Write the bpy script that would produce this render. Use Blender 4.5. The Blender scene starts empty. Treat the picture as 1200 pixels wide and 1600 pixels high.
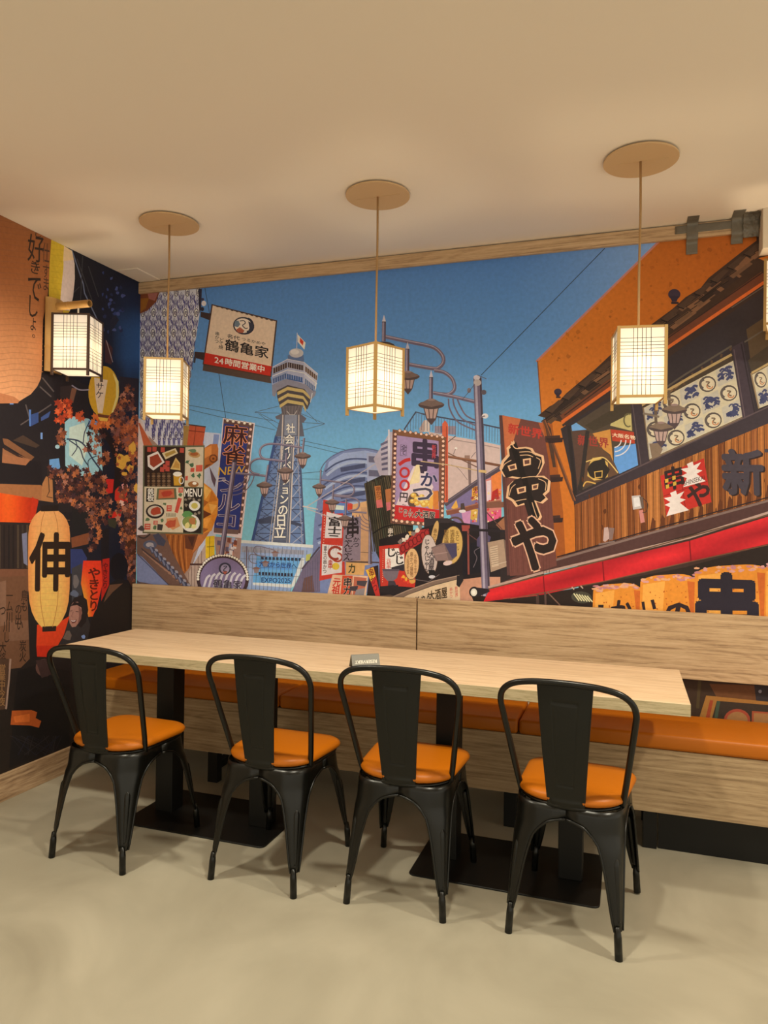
import bpy, bmesh, math, random
from mathutils import Vector, Matrix
from mathutils.geometry import tessellate_polygon
PI = math.pi
random.seed(7)
C = bpy.context.scene.collection
S = bpy.context.scene

# ------------------------------------------------------------------ camera
F_PX, YAW, PITCH, ROLL = 1132.0, 0.3254, 0.0044, 0.0140
EYE = Vector((2.8045, -3.6591, 1.3817))
FWD = Vector((-math.sin(YAW)*math.cos(PITCH), math.cos(YAW)*math.cos(PITCH), math.sin(PITCH)))
_r = Vector((math.cos(YAW), math.sin(YAW), 0)); _u = _r.cross(FWD)
RIGHT = _r*math.cos(ROLL) + _u*math.sin(ROLL)
UP = -_r*math.sin(ROLL) + _u*math.cos(ROLL)
cd = bpy.data.cameras.new('camera'); cam = bpy.data.objects.new('camera', cd); C.objects.link(cam)
cd.sensor_fit = 'HORIZONTAL'; cd.sensor_width = 36.0; cd.lens = F_PX/1200*36.0
cd.clip_start = 0.05; cd.clip_end = 60
cam.matrix_world = Matrix(((RIGHT.x, UP.x, -FWD.x, EYE.x), (RIGHT.y, UP.y, -FWD.y, EYE.y),
                           (RIGHT.z, UP.z, -FWD.z, EYE.z), (0, 0, 0, 1)))
S.camera = cam

# ------------------------------------------------------------------ light
S.view_settings.view_transform = 'Standard'; S.view_settings.look = 'None'
S.view_settings.gamma = 1.0; S.view_settings.use_curve_mapping = False
S.view_settings.exposure = 0.0
w = bpy.data.worlds.new('room_glow'); S.world = w; w.use_nodes = True
w.node_tree.nodes['Background'].inputs[0].default_value = (1.0, 0.91, 0.71, 1)
w.node_tree.nodes['Background'].inputs[1].default_value = 1.16
H = 2.763                                            # ceiling height
def downlight(x, y, power, size=0.14, spread=150, col=(1.0, 0.92, 0.72)):
    d = bpy.data.lights.new('downlight', 'AREA'); d.shape = 'DISK'; d.size = size
    d.energy = power; d.color = col; d.spread = math.radians(spread)
    o = bpy.data.objects.new('downlight', d); C.objects.link(o); o.location = (x, y, H-0.03)
for x, y, p in ((0.8, -1.75, 21), (2.3, -1.75, 20), (3.9, -1.5, 29), (0.9, -4.2, 6), (3.9, -4.4, 6)):
    downlight(x, y, p)

# ------------------------------------------------------------------ helpers
def lin(c):
    return tuple((v/255/12.92 if v/255 <= 0.04045 else ((v/255+0.055)/1.055)**2.4) for v in c)
def rgba(c): return (*lin(c), 1.0)
def thing(name, label, cat, loc=(0, 0, 0), rotz=0, group=None):
    o = bpy.data.objects.new(name, None); C.objects.link(o); o.empty_display_size = 0.1
    o.location = loc; o.rotation_euler = (0, 0, rotz); o['label'] = label; o['category'] = cat
    if group: o['group'] = group
    return o
def tag(o, label, cat, group=None):
    o['label'] = label; o['category'] = cat
    if group: o['group'] = group
    return o
def obj(name, bm, mat, parent=None, smooth=False, label=None, bevel=0, solid=0):
    bmesh.ops.recalc_face_normals(bm, faces=bm.faces)
    me = bpy.data.meshes.new(name); bm.to_mesh(me); bm.free()
    for m in (mat if isinstance(mat, (list, tuple)) else [mat]): me.materials.append(m)
    o = bpy.data.objects.new(name, me); C.objects.link(o)
    if parent: o.parent = parent
    if label: o['label'] = label
    if smooth:
        for p in me.polygons: p.use_smooth = True
    if solid:
        md = o.modifiers.new('s', 'SOLIDIFY'); md.thickness = solid; md.offset = -1
    if bevel:
        md = o.modifiers.new('b', 'BEVEL'); md.width = bevel; md.segments = 2; md.limit_method = 'ANGLE'
        md.angle_limit = math.radians(40)
    return o
def struct(name, bm, mat, **k):
    o = obj(name, bm, mat, **k); o['kind'] = 'structure'; return o
def BM(): return bmesh.new()
def box(bm, x0, x1, y0, y1, z0, z1, M=None):
    vs = [Vector((x, y, z)) for z in (z0, z1) for y in (y0, y1) for x in (x0, x1)]
    if M: vs = [M @ v for v in vs]
    v = [bm.verts.new(p) for p in vs]
    for f in ((0, 2, 3, 1), (4, 5, 7, 6), (0, 1, 5, 4), (2, 6, 7, 3), (0, 4, 6, 2), (1, 3, 7, 5)):
        bm.faces.new([v[i] for i in f])
    return bm
def loft(bm, rings, cap=True, closed=True):
    R = [[bm.verts.new(p) for p in r] for r in rings]
    n = len(R[0])
    for a, b in zip(R, R[1:]):
        for i in range(n if closed else n-1):
            bm.faces.new((a[i], a[(i+1) % n], b[(i+1) % n], b[i]))
    if cap and closed:
        bm.faces.new(R[0]); bm.faces.new(R[-1])
    return R
def catmull(pts, n=6):
    P = [Vector(p) for p in pts]; out = []
    for i in range(len(P)-1):
        a = P[max(i-1, 0)]; b = P[i]; c = P[i+1]; d = P[min(i+2, len(P)-1)]
        for k in range(n):
            t = k/n
            out.append(0.5*((2*b)+(c-a)*t+(2*a-5*b+4*c-d)*t*t+(3*b-a-3*c+d)*t**3))
    out.append(P[-1]); return out
def tube(bm, path, r, seg=10):
    P = [Vector(p) for p in path]; rings = []; nrm = None
    for i, p in enumerate(P):
        t = (P[min(i+1, len(P)-1)]-P[max(i-1, 0)]).normalized()
        if nrm is None:
            nrm = t.orthogonal().normalized()
        nrm = (nrm-t*nrm.dot(t)).normalized(); bi = t.cross(nrm)
        rr = r[i] if isinstance(r, (list, tuple)) else r
        rings.append([p+nrm*math.cos(2*PI*k/seg)*rr+bi*math.sin(2*PI*k/seg)*rr for k in range(seg)])
    loft(bm, rings); return bm
def cyl(bm, p0, p1, r0, r1=None, seg=20):
    return tube(bm, [p0, p1], [r0, r0 if r1 is None else r1], seg)

# ------------------------------------------------------------------ materials
def mat(name, col, rough=0.5, metal=0.0, spec=0.5, bump=None, var=None, coat=0):
    m = bpy.data.materials.new(name); m.use_nodes = True; nt = m.node_tree; b = nt.nodes['Principled BSDF']
    b.inputs['Base Color'].default_value = rgba(col); b.inputs['Roughness'].default_value = rough
    b.inputs['Metallic'].default_value = metal; b.inputs['Specular IOR Level'].default_value = spec
    b.inputs['Coat Weight'].default_value = coat
    tc = nt.nodes.new('ShaderNodeTexCoord')
    if var:
        col2, scale, det = var
        nz = nt.nodes.new('ShaderNodeTexNoise'); nz.inputs['Scale'].default_value = scale; nz.inputs['Detail'].default_value = det
        rp = nt.nodes.new('ShaderNodeValToRGB'); rp.color_ramp.elements[0].position = 0.35; rp.color_ramp.elements[1].position = 0.68
        rp.color_ramp.elements[0].color = rgba(col); rp.color_ramp.elements[1].color = rgba(col2)
        nt.links.new(tc.outputs['Object'], nz.inputs['Vector']); nt.links.new(nz.outputs['Fac'], rp.inputs[0])
        nt.links.new(rp.outputs[0], b.inputs['Base Color'])
    if bump:
        scale, st = bump
        nz = nt.nodes.new('ShaderNodeTexNoise'); nz.inputs['Scale'].default_value = scale; nz.inputs['Detail'].default_value = 4
        bp = nt.nodes.new('ShaderNodeBump'); bp.inputs['Strength'].default_value = st; bp.inputs['Distance'].default_value = 0.01
        nt.links.new(tc.outputs['Object'], nz.inputs['Vector']); nt.links.new(nz.outputs['Fac'], bp.inputs['Height'])
        nt.links.new(bp.outputs[0], b.inputs['Normal'])
    return m
def wood(name, c0, c1, c2, along='X', rough=0.55, scale=1.0):
    """limed oak: long streaky grain, cathedral rings and short saw marks"""
    m = bpy.data.materials.new(name); m.use_nodes = True; nt = m.node_tree; L = nt.links; N = nt.nodes.new
    b = nt.nodes['Principled BSDF']; b.inputs['Roughness'].default_value = rough; b.inputs['Specular IOR Level'].default_value = 0.3
    tc = N('ShaderNodeTexCoord')
    def noise(sx, sy, sz, det=6, dist=0.0):
        mp = N('ShaderNodeMapping'); s = {'X': (sx, sy, sz), 'Y': (sy, sx, sz)}[along]
        mp.inputs['Scale'].default_value = tuple(v*scale for v in s)
        L.new(tc.outputs['Object'], mp.inputs[0])
        n = N('ShaderNodeTexNoise'); n.inputs['Scale'].default_value = 1; n.inputs['Detail'].default_value = det
        n.inputs['Distortion'].default_value = dist; L.new(mp.outputs[0], n.inputs['Vector']); return n
    g = noise(2.6, 95, 95, 8, 0.5); r = noise(0.9, 7, 7, 2, 0.8); f = noise(40, 420, 420, 3)
    wv = N('ShaderNodeMath'); wv.operation = 'MULTIPLY'; wv.inputs[1].default_value = 75; L.new(r.outputs['Fac'], wv.inputs[0])
    sn = N('ShaderNodeMath'); sn.operation = 'SINE'; L.new(wv.outputs[0], sn.inputs[0])
    ml = N('ShaderNodeMath'); ml.operation = 'MULTIPLY_ADD'; ml.inputs[1].default_value = 0.055; L.new(sn.outputs[0], ml.inputs[0]); L.new(g.outputs['Fac'], ml.inputs[2])
    m2 = N('ShaderNodeMath'); m2.operation = 'MULTIPLY_ADD'; m2.inputs[1].default_value = 0.32; L.new(f.outputs['Fac'], m2.inputs[0]); L.new(ml.outputs[0], m2.inputs[2])
    rp = N('ShaderNodeValToRGB'); e = rp.color_ramp.elements
    e[0].position = 0.42; e[0].color = rgba(c0); e[1].position = 0.90; e[1].color = rgba(c2)
    k = e.new(0.64); k.color = rgba(c1)
    L.new(m2.outputs[0], rp.inputs[0]); L.new(rp.outputs[0], b.inputs['Base Color'])
    bp = N('ShaderNodeBump'); bp.inputs['Strength'].default_value = 0.12; bp.inputs['Distance'].default_value = 0.003
    L.new(m2.outputs[0], bp.inputs['Height']); L.new(bp.outputs[0], b.inputs['Normal'])
    return m
M_ceil = mat('ceiling_paint', (243, 233, 220), 0.9, spec=0.2, bump=(3, 0.05))
M_wall = mat('wall_paint', (214, 202, 186), 0.9, spec=0.2, bump=(40, 0.05))
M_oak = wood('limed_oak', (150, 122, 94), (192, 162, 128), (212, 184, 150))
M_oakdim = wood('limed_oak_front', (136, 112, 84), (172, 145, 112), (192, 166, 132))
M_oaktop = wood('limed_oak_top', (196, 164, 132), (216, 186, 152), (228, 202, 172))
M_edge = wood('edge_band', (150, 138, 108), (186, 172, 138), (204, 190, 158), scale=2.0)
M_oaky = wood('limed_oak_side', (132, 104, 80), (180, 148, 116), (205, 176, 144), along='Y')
M_black = mat('black_enamel', (9, 9, 7), 0.30, spec=0.4)
M_splat = mat('black_satin', (17, 18, 14), 0.45, spec=0.35)
M_base = mat('black_powder_coat', (10, 9, 8), 0.5, spec=0.35)
M_orange = mat('orange_leatherette', (182, 100, 5), 0.42, spec=0.35, bump=(160, 0.05))
M_orange2 = mat('orange_bench_vinyl', (182, 99, 4), 0.45, spec=0.35, bump=(90, 0.04))
M_bamboo = mat('bamboo', (190, 146, 84), 0.42, var=((206, 166, 100), 9, 4))
M_cane = mat('golden_cane', (176, 140, 82), 0.5)
M_brown = mat('dark_brown_wood', (72, 48, 34), 0.5)
M_lat = mat('lattice_black', (34, 30, 24), 0.6)
M_cord = mat('cord', (172, 136, 92), 0.7)
M_disc = mat('canopy_card', (206, 174, 134), 0.75, spec=0.2)
M_steel = mat('brushed_steel', (132, 131, 126), 0.5, metal=0.3, bump=(220, 0.05))
M_white = mat('white_lettering', (235, 232, 222), 0.5)
M_tape = mat('duct_tape', (108, 102, 92), 0.36, spec=0.6, bump=(26, 0.5))
M_rubber = mat('rubber', (16, 16, 15), 0.8)

def paper_mat():
    m = bpy.data.materials.new('lamp_paper'); m.use_nodes = True; nt = m.node_tree; L = nt.links
    nt.nodes.remove(nt.nodes['Principled BSDF'])
    df = nt.nodes.new('ShaderNodeBsdfDiffuse'); tr = nt.nodes.new('ShaderNodeBsdfTranslucent')
    for n in (df, tr): n.inputs['Color'].default_value = (0.70, 0.65, 0.57, 1)
    mx = nt.nodes.new('ShaderNodeMixShader'); mx.inputs[0].default_value = 0.6
    L.new(df.outputs[0], mx.inputs[1]); L.new(tr.outputs[0], mx.inputs[2])
    em = nt.nodes.new('ShaderNodeEmission'); em.inputs[0].default_value = (1.0, 0.91, 0.80, 1); em.inputs[1].default_value = 0.26
    ad = nt.nodes.new('ShaderNodeAddShader'); L.new(mx.outputs[0], ad.inputs[0]); L.new(em.outputs[0], ad.inputs[1])
    L.new(ad.outputs[0], nt.nodes['Material Output'].inputs[0]); return m
M_paper = paper_mat()

def floor_mat():
    m = bpy.data.materials.new('poured_concrete'); m.use_nodes = True; nt = m.node_tree; L = nt.links; N = nt.nodes.new
    b = nt.nodes['Principled BSDF']; b.inputs['Roughness'].default_value = 0.34; b.inputs['Specular IOR Level'].default_value = 0.35
    tc = N('ShaderNodeTexCoord')
    a = N('ShaderNodeTexNoise'); a.inputs['Scale'].default_value = 1.4; a.inputs['Detail'].default_value = 9; a.inputs['Distortion'].default_value = 1.4
    L.new(tc.outputs['Object'], a.inputs['Vector'])
    rp = N('ShaderNodeValToRGB'); e = rp.color_ramp.elements
    e[0].position = 0.30; e[0].color = rgba((154, 147, 130)); e[1].position = 0.72; e[1].color = rgba((182, 175, 157))
    L.new(a.outputs['Fac'], rp.inputs[0])
    s = N('ShaderNodeTexVoronoi'); s.inputs['Scale'].default_value = 5.0; L.new(tc.outputs['Object'], s.inputs['Vector'])
    sp = N('ShaderNodeMath'); sp.operation = 'LESS_THAN'; sp.inputs[1].default_value = 0.022; L.new(s.outputs['Distance'], sp.inputs[0])
    mx = N('ShaderNodeMix'); mx.data_type = 'RGBA'; L.new(sp.outputs[0], mx.inputs[0]); L.new(rp.outputs[0], mx.inputs[6]); mx.inputs[7].default_value = rgba((130, 120, 98))
    L.new(mx.outputs[2], b.inputs['Base Color'])
    r2 = N('ShaderNodeMapRange'); r2.inputs[3].default_value = 0.28; r2.inputs[4].default_value = 0.46; L.new(a.outputs['Fac'], r2.inputs[0]); L.new(r2.outputs[0], b.inputs['Roughness'])
    bp = N('ShaderNodeBump'); bp.inputs['Strength'].default_value = 0.08; bp.inputs['Distance'].default_value = 0.02
    L.new(a.outputs['Fac'], bp.inputs['Height']); L.new(bp.outputs[0], b.inputs['Normal'])
    return m
M_floor = floor_mat()

# ------------------------------------------------------------------ room shell
X1, Y1 = 6.2, -7.0
struct('floor', box(BM(), -0.1, X1, Y1, 0.1, -0.1, 0.0), M_floor)
struct('ceiling', box(BM(), -0.1, X1, Y1, 0.1, H, H+0.1), M_ceil)
struct('wall_back', box(BM(), -0.1, X1, 0.001, 0.1, 0.0, H), M_wall)
struct('wall_left', box(BM(), -0.1, -0.001, Y1, 0.001, 0.0, H), M_wall)
struct('baseboard_left', box(BM(), 0.0005, 0.016, Y1, -0.45, 0.0, 0.129), M_oaky, bevel=0.0015)
struct('trim_1', box(BM(), 0.001, 3.352, -0.020, -0.0205+0.0198, 2.692, 2.757), M_oak, bevel=0.001)
struct('bulkhead_right', box(BM(), 3.352, X1, -0.10, -0.0005, 2.583, H), M_wall, bevel=0.003)
hatch = BM(); box(hatch, 0.015, 0.155, -0.235, -0.022, H-0.006, H-0.0005)
struct('trim_2', hatch, M_ceil, bevel=0.002)

# ------------------------------------------------------------------ bench
t = thing('bench', 'long limed oak bench with a backrest board on black legs along the mural wall', 'bench')
for x0, x1, yf, bats in ((0.006, 1.768, -0.041, (0.3, 1.45)), (1.776, 3.98, -0.044, (2.0, 2.85, 3.7))):
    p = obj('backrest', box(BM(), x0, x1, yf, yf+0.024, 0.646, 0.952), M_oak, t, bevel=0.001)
    for x in bats:
        b = BM(); box(b, x-0.03, x+0.03, yf+0.0242, -0.009, 0.68, 0.92); obj('wall_batten', b, M_base, p)
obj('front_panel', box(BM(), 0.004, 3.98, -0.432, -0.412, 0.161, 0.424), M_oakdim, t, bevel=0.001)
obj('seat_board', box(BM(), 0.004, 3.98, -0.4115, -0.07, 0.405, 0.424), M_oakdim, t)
for x in (0.80, 2.32, 2.905):
    b = BM(); box(b, x-0.028, x+0.028, -0.411, -0.365, 0.0, 0.4045); obj('leg', b, M_base, t, bevel=0.002)
    b = BM(); box(b, x-0.028, x+0.028, -0.125, -0.08, 0.0, 0.4045); obj('leg', b, M_base, t, bevel=0.002)
    b = BM(); box(b, x-0.02, x+0.02, -0.3645, -0.1255, 0.06, 0.10); obj('crossbar', b, M_base, t, bevel=0.002)
obj('kickboard', box(BM(), 2.94, 3.98, -0.398, -0.386, 0.0, 0.404), M_base, t)

def cushion(x0, x1, label):
    b = BM(); box(b, x0+0.002, x1-0.002, -0.441, -0.075, 0.425, 0.490)
    o = obj('bench_cushion', b, M_orange2, bevel=0.016); o.modifiers['b'].segments = 4
    for p in o.data.polygons: p.use_smooth = True
    return tag(o, label, 'cushion', 'orange bench cushions')
cushion(0.006, 1.186, 'orange vinyl bench cushion beside the dark lantern wall, leftmost of the three')
cushion(1.186, 2.356, 'orange vinyl bench cushion behind the middle of the table, between two seams')
cushion(2.356, 3.60, 'orange vinyl bench cushion past the table end, rightmost of the three')

# ------------------------------------------------------------------ table
t = thing('dining_table', 'long limed oak table on two black twin-column pedestals', 'table')
b = BM(); box(b, 0.2915, 3.014, -0.9795, -0.3767, 0.708, 0.75)
for f in b.faces: f.material_index = 0 if abs(f.normal.z) > 0.5 else 1
b.normal_update()
for f in b.faces: f.material_index = 0 if abs(f.normal.z) > 0.5 else 1
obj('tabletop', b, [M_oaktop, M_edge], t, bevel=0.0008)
for cx in (1.037, 2.367):
    p = obj('pedestal', box(BM(), cx-0.30, cx+0.30, -0.94, -0.60, 0.698, 0.7075), M_base, t)
    b = BM(); R = []
    x0, x1, y0, y1, r = cx-0.35, cx+0.358, -0.98, -0.558, 0.025
    for z, k in ((0, 0), (0.0045, 0), (0.006, 0.002)):
        ring = []
        for qx, qy, a0 in ((x1-r, y1-r, 0), (x0+r, y1-r, 90), (x0+r, y0+r, 180), (x1-r, y0+r, 270)):
            for i in range(6):
                a = math.radians(a0+i*18); ring.append((qx+(r-k)*math.cos(a), qy+(r-k)*math.sin(a), z))
        R.append(ring)
    loft(b, R); obj('base_plate', b, M_base, p)
    for dx in (-0.243, 0.243):
        obj('column', box(BM(), cx+dx-0.045, cx+dx+0.045, -0.815, -0.725, 0.006, 0.6979), M_base, p, bevel=0.003)

# ------------------------------------------------------------------ chairs
def lerp_tab(tab, x):
    for (a, va), (b_, vb) in zip(tab, tab[1:]):
        if x >= b_:
            k = (x-a)/(b_-a) if b_ != a else 0
            return va+(vb-va)*k
    return tab[-1][1]
ARCH = [(0.432, 0.176), (0.394, 0.176), (0.388, 0.150), (0.378, 0.122), (0.360, 0.096), (0.330, 0.074), (0.28, 0.058), (0.20, 0.044), (0.12, 0.031), (0.085, 0.022)]
SHX, SHY, CR = 0.176, 0.180, 0.085                     # seat half sizes and corner radius
def make_leg(sx, sy, parent):
    fx, fy = (0.190, 0.226) if sy > 0 else (0.176, 0.226)   # where the foot stands
    b = BM(); zs = [0.432, 0.412, 0.394, 0.390, 0.386, 0.378, 0.368, 0.352, 0.330, 0.30, 0.25, 0.20, 0.15, 0.11, 0.085]
    rings = []; e0 = []; e1 = []; spine = []
    for z in zs:
        k = (0.432-z)/0.432
        out = k**0.85
        cx = SHX+(fx+0.010-SHX)*out; cy = SHY+(fy+0.010-SHY)*out
        wv = lerp_tab(ARCH, z); wx = min(wv*SHX/0.176, cx) if z > 0.39 else wv; wy = wv*SHY/0.176 if z > 0.39 else wv
        if z > 0.39: wx, wy = cx, cy
        r = min(CR, 0.92*min(wx, wy))
        pts = [(cx-wx, cy)]
        if wx > r: pts.append((cx-(wx+r)/2, cy))
        else: pts.append((cx-wx, cy))
        for i in range(9):
            a = PI/2*(1-i/8); pts.append((cx-r+r*math.cos(a), cy-r+r*math.sin(a)))
        pts.append((cx, cy-(wy+r)/2)); pts.append((cx, cy-wy))
        ring = [Vector((sx*x, sy*y, z)) for x, y in pts]
        rings.append(ring)
        if z <= 0.3945: e0.append(ring[0]); e1.append(ring[-1])
        m = ring[6]; spine.append(m)
    loft(b, rings, cap=False, closed=False)
    o = obj('leg', b, M_black, parent, smooth=True, solid=0.004)
    bm2 = BM()                                           # rolled rim of the arch, pressed rib, foot tube
    tube(bm2, e0, 0.0042, 8); obj('rolled_edge', bm2, M_black, o, smooth=True)
    bm2 = BM(); tube(bm2, e1, 0.0042, 8); obj('rolled_edge', bm2, M_black, o, smooth=True)
    bm3 = BM(); rib = [s+Vector((sx, sy, 0))*(-0.0055) for s in spine[9:14]]
    rib = catmull(rib, 5); n = len(rib)
    tube(bm3, rib, [min(0.0135, 0.004+0.0045*i)*(1-0.35*i/n) for i in range(n)], 12)
    obj('pressed_rib', bm3, M_black, o, smooth=True)
    bm4 = BM(); kx = sx*(fx-0.004); ky = sy*(fy-0.004)
    tube(bm4, [(sx*fx, sy*fy, 0.0), (sx*(fx-0.004), sy*(fy-0.004), 0.068), (sx*(fx-0.006), sy*(fy-0.006), 0.10)], [0.0125, 0.0122, 0.0085], 16)
    obj('foot', bm4, M_black, o, smooth=True)
    return o
def seat_outline(hx, hy, r, n=9, back=0.0):
    pts = []
    for qx, qy, a0 in ((1, 1, 0), (-1, 1, 90), (-1, -1, 180), (1, -1, 270)):
        rr = r if qy > 0 else r*1.75
        for i in range(n):
            a = math.radians(a0+90*i/(n-1)); pts.append(((hx-rr)*qx+rr*math.cos(a), (hy-rr)*qy+rr*math.sin(a)))
    return pts
def make_chair(label):
    t = thing('metal_chair', label, 'chair', (0, 0, 0), 0, 'black metal chairs along the table')
    for sx, sy in ((1, 1), (-1, 1), (-1, -1), (1, -1)): make_leg(sx, sy, t)
    # pressed seat pan with a rolled rim
    b = BM(); rings = []
    for k, z in ((0.000, 0.424), (0.004, 0.428), (0.005, 0.433), (0.002, 0.438), (-0.006, 0.440), (-0.02, 0.438)):
        rings.append([(x, y, z) for x, y in seat_outline(SHX+k, SHY+k, CR)])
    loft(b, rings); obj('seat_pan', b, M_black, t, smooth=True)
    # upholstered pad
    b = BM(); rings = []
    for k, z in ((-0.006, 0.4405), (0.000, 0.446), (0.002, 0.454), (-0.002, 0.463), (-0.012, 0.470), (-0.035, 0.4745), (-0.08, 0.477), (-0.13, 0.478)):
        s = max(0.02, SHX+0.004+k); s2 = max(0.02, SHY+0.002+k); rr = max(0.012, min(0.072+k*0.4, s/1.8))
        rings.append([(x*(1.0+0.06*(y > 0)*min(1, y/0.1)), y, z) for x, y in seat_outline(s, s2, rr)])
    loft(b, rings); obj('seat_cushion', b, M_orange, t, smooth=True)
    # bent tube hoop
    half = [(0.166, -0.090, 0.425), (0.178, -0.108, 0.49), (0.198, -0.150, 0.62), (0.213, -0.182, 0.72), (0.2175, -0.198, 0.765), (0.206, -0.213, 0.803),
            (0.172, -0.224, 0.830), (0.115, -0.231, 0.844), (0.05, -0.234, 0.849), (0.0, -0.2345, 0.850)]
    path = catmull(half, 5); path = path+[Vector((-p.x, p.y, p.z)) for p in reversed(path[:-1])]
    b = BM(); tube(b, path, 0.0105, 14); obj('back_hoop', b, M_black, t, smooth=True)
    # tapering sheet splat: curved in section, with a pressed outline
    def sp(u, v, off=0):
        hw = 0.058+(0.088-0.058)*v
        y = -0.184-0.048*(v**1.15)-0.010*math.sin(PI*v)+0.006*(u*u)*1.0
        return Vector((u*hw, y-off, 0.424+(0.842-0.424)*v))
    b = BM(); NU, NV = 48, 96; g = []
    for j in range(NV+1):
        row = []
        for i in range(NU+1):
            u = -1+2*i/NU; v = j/NV
            # pressed trapezoid outline: a narrow ridge
            iu = abs(u)/(0.40+0.10*v); iv = abs(v-0.53)/0.33
            d = max(iu, iv); ridge = -math.exp(-((d-1)/0.035)**2)*0.0032*(1.6 if (iv > iu and v > 0.5) else 1.0) if d < 1.3 else 0
            ridge += 0.004*math.exp(-((v-0.055)/0.018)**2)*(1 if abs(u) < 0.8 else 0)
            row.append(b.verts.new(sp(u, v, ridge)))
        g.append(row)
    for j in range(NV):
        for i in range(NU): b.faces.new((g[j][i], g[j][i+1], g[j+1][i+1], g[j+1][i]))
    spl = obj('back_splat', b, M_splat, t, smooth=True, solid=0.002)
    for u in (-1, 1):
        b = BM(); tube(b, [sp(u, j/20, -0.002) for j in range(21)], 0.0028, 8); obj('folded_edge', b, M_black, spl, smooth=True)
    return t
def copy_tree(o, parent=None):
    c = o.copy(); C.objects.link(c)
    if parent: c.parent = parent
    for ch in list(o.children): copy_tree(ch, c)
    return c
spots = [(0.829, -1.117, -0.045, 'black metal chair with orange pad nearest the lantern wall, first from the left'),
         (1.513, -1.047, -0.045, 'black metal chair with orange pad, second from the lantern wall'),
         (2.046, -1.020, 0.0, 'black metal chair with orange pad standing in front of the small steel table sign'),
         (2.640, -1.023, -0.10, 'black metal chair with orange pad nearest the open right end of the table')]
proto = make_chair(spots[0][3])
for i, (x, y, a, lab) in enumerate(spots):
    o = proto if i == 0 else copy_tree(proto)
    o['label'] = lab; o.location = (x, y, 0.0); o.rotation_euler = (0, 0, a)
    if i != 1:                                            # front feet stand on the thin pedestal plate
        o.rotation_euler = (0.0133, 0, a); o.location.z = 0.0032

# ------------------------------------------------------------------ reserved sign
t = thing('table_sign', 'small brushed steel tent sign with white lettering on the table', 'sign', (1.772, -0.822, 0.7502), math.radians(38))
b = BM(); prof = [(-0.027, 0.0), (-0.0035, 0.052), (0.0035, 0.052), (0.027, 0.0)]
loft(b, [[(x, y, z) for y, z in prof] + [(x, y*0.88, z-0.003 if z > 0.01 else z) for y, z in reversed(prof)] for x in (-0.060, 0.060)])
obj('tent_plate', b, M_steel, t)
fc = bpy.data.curves.new('lettering', 'FONT'); fc.body = 'RESERVIERT'; fc.size = 0.0185; fc.extrude = 0.0002
fc.align_x = 'CENTER'; fc.align_y = 'CENTER'; fc.offset = 0.0004; fc.resolution_u = 3
fo = bpy.data.objects.new('tmp', fc); me = bpy.data.meshes.new_from_object(fo); bpy.data.objects.remove(fo)
me.materials.clear(); me.materials.append(M_white); me.name = 'lettering'
# upside down on the near slope
sl = math.atan2(0.052, 0.0235)
Rm = Matrix.Translation((0, -0.0166, 0.0245)) @ Matrix.Rotation(sl, 4, 'X') @ Matrix.Rotation(PI, 4, 'Z')
me.transform(Rm); o = bpy.data.objects.new('lettering', me); C.objects.link(o); o.parent = t; o['label'] = 'white upside-down lettering'

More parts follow.
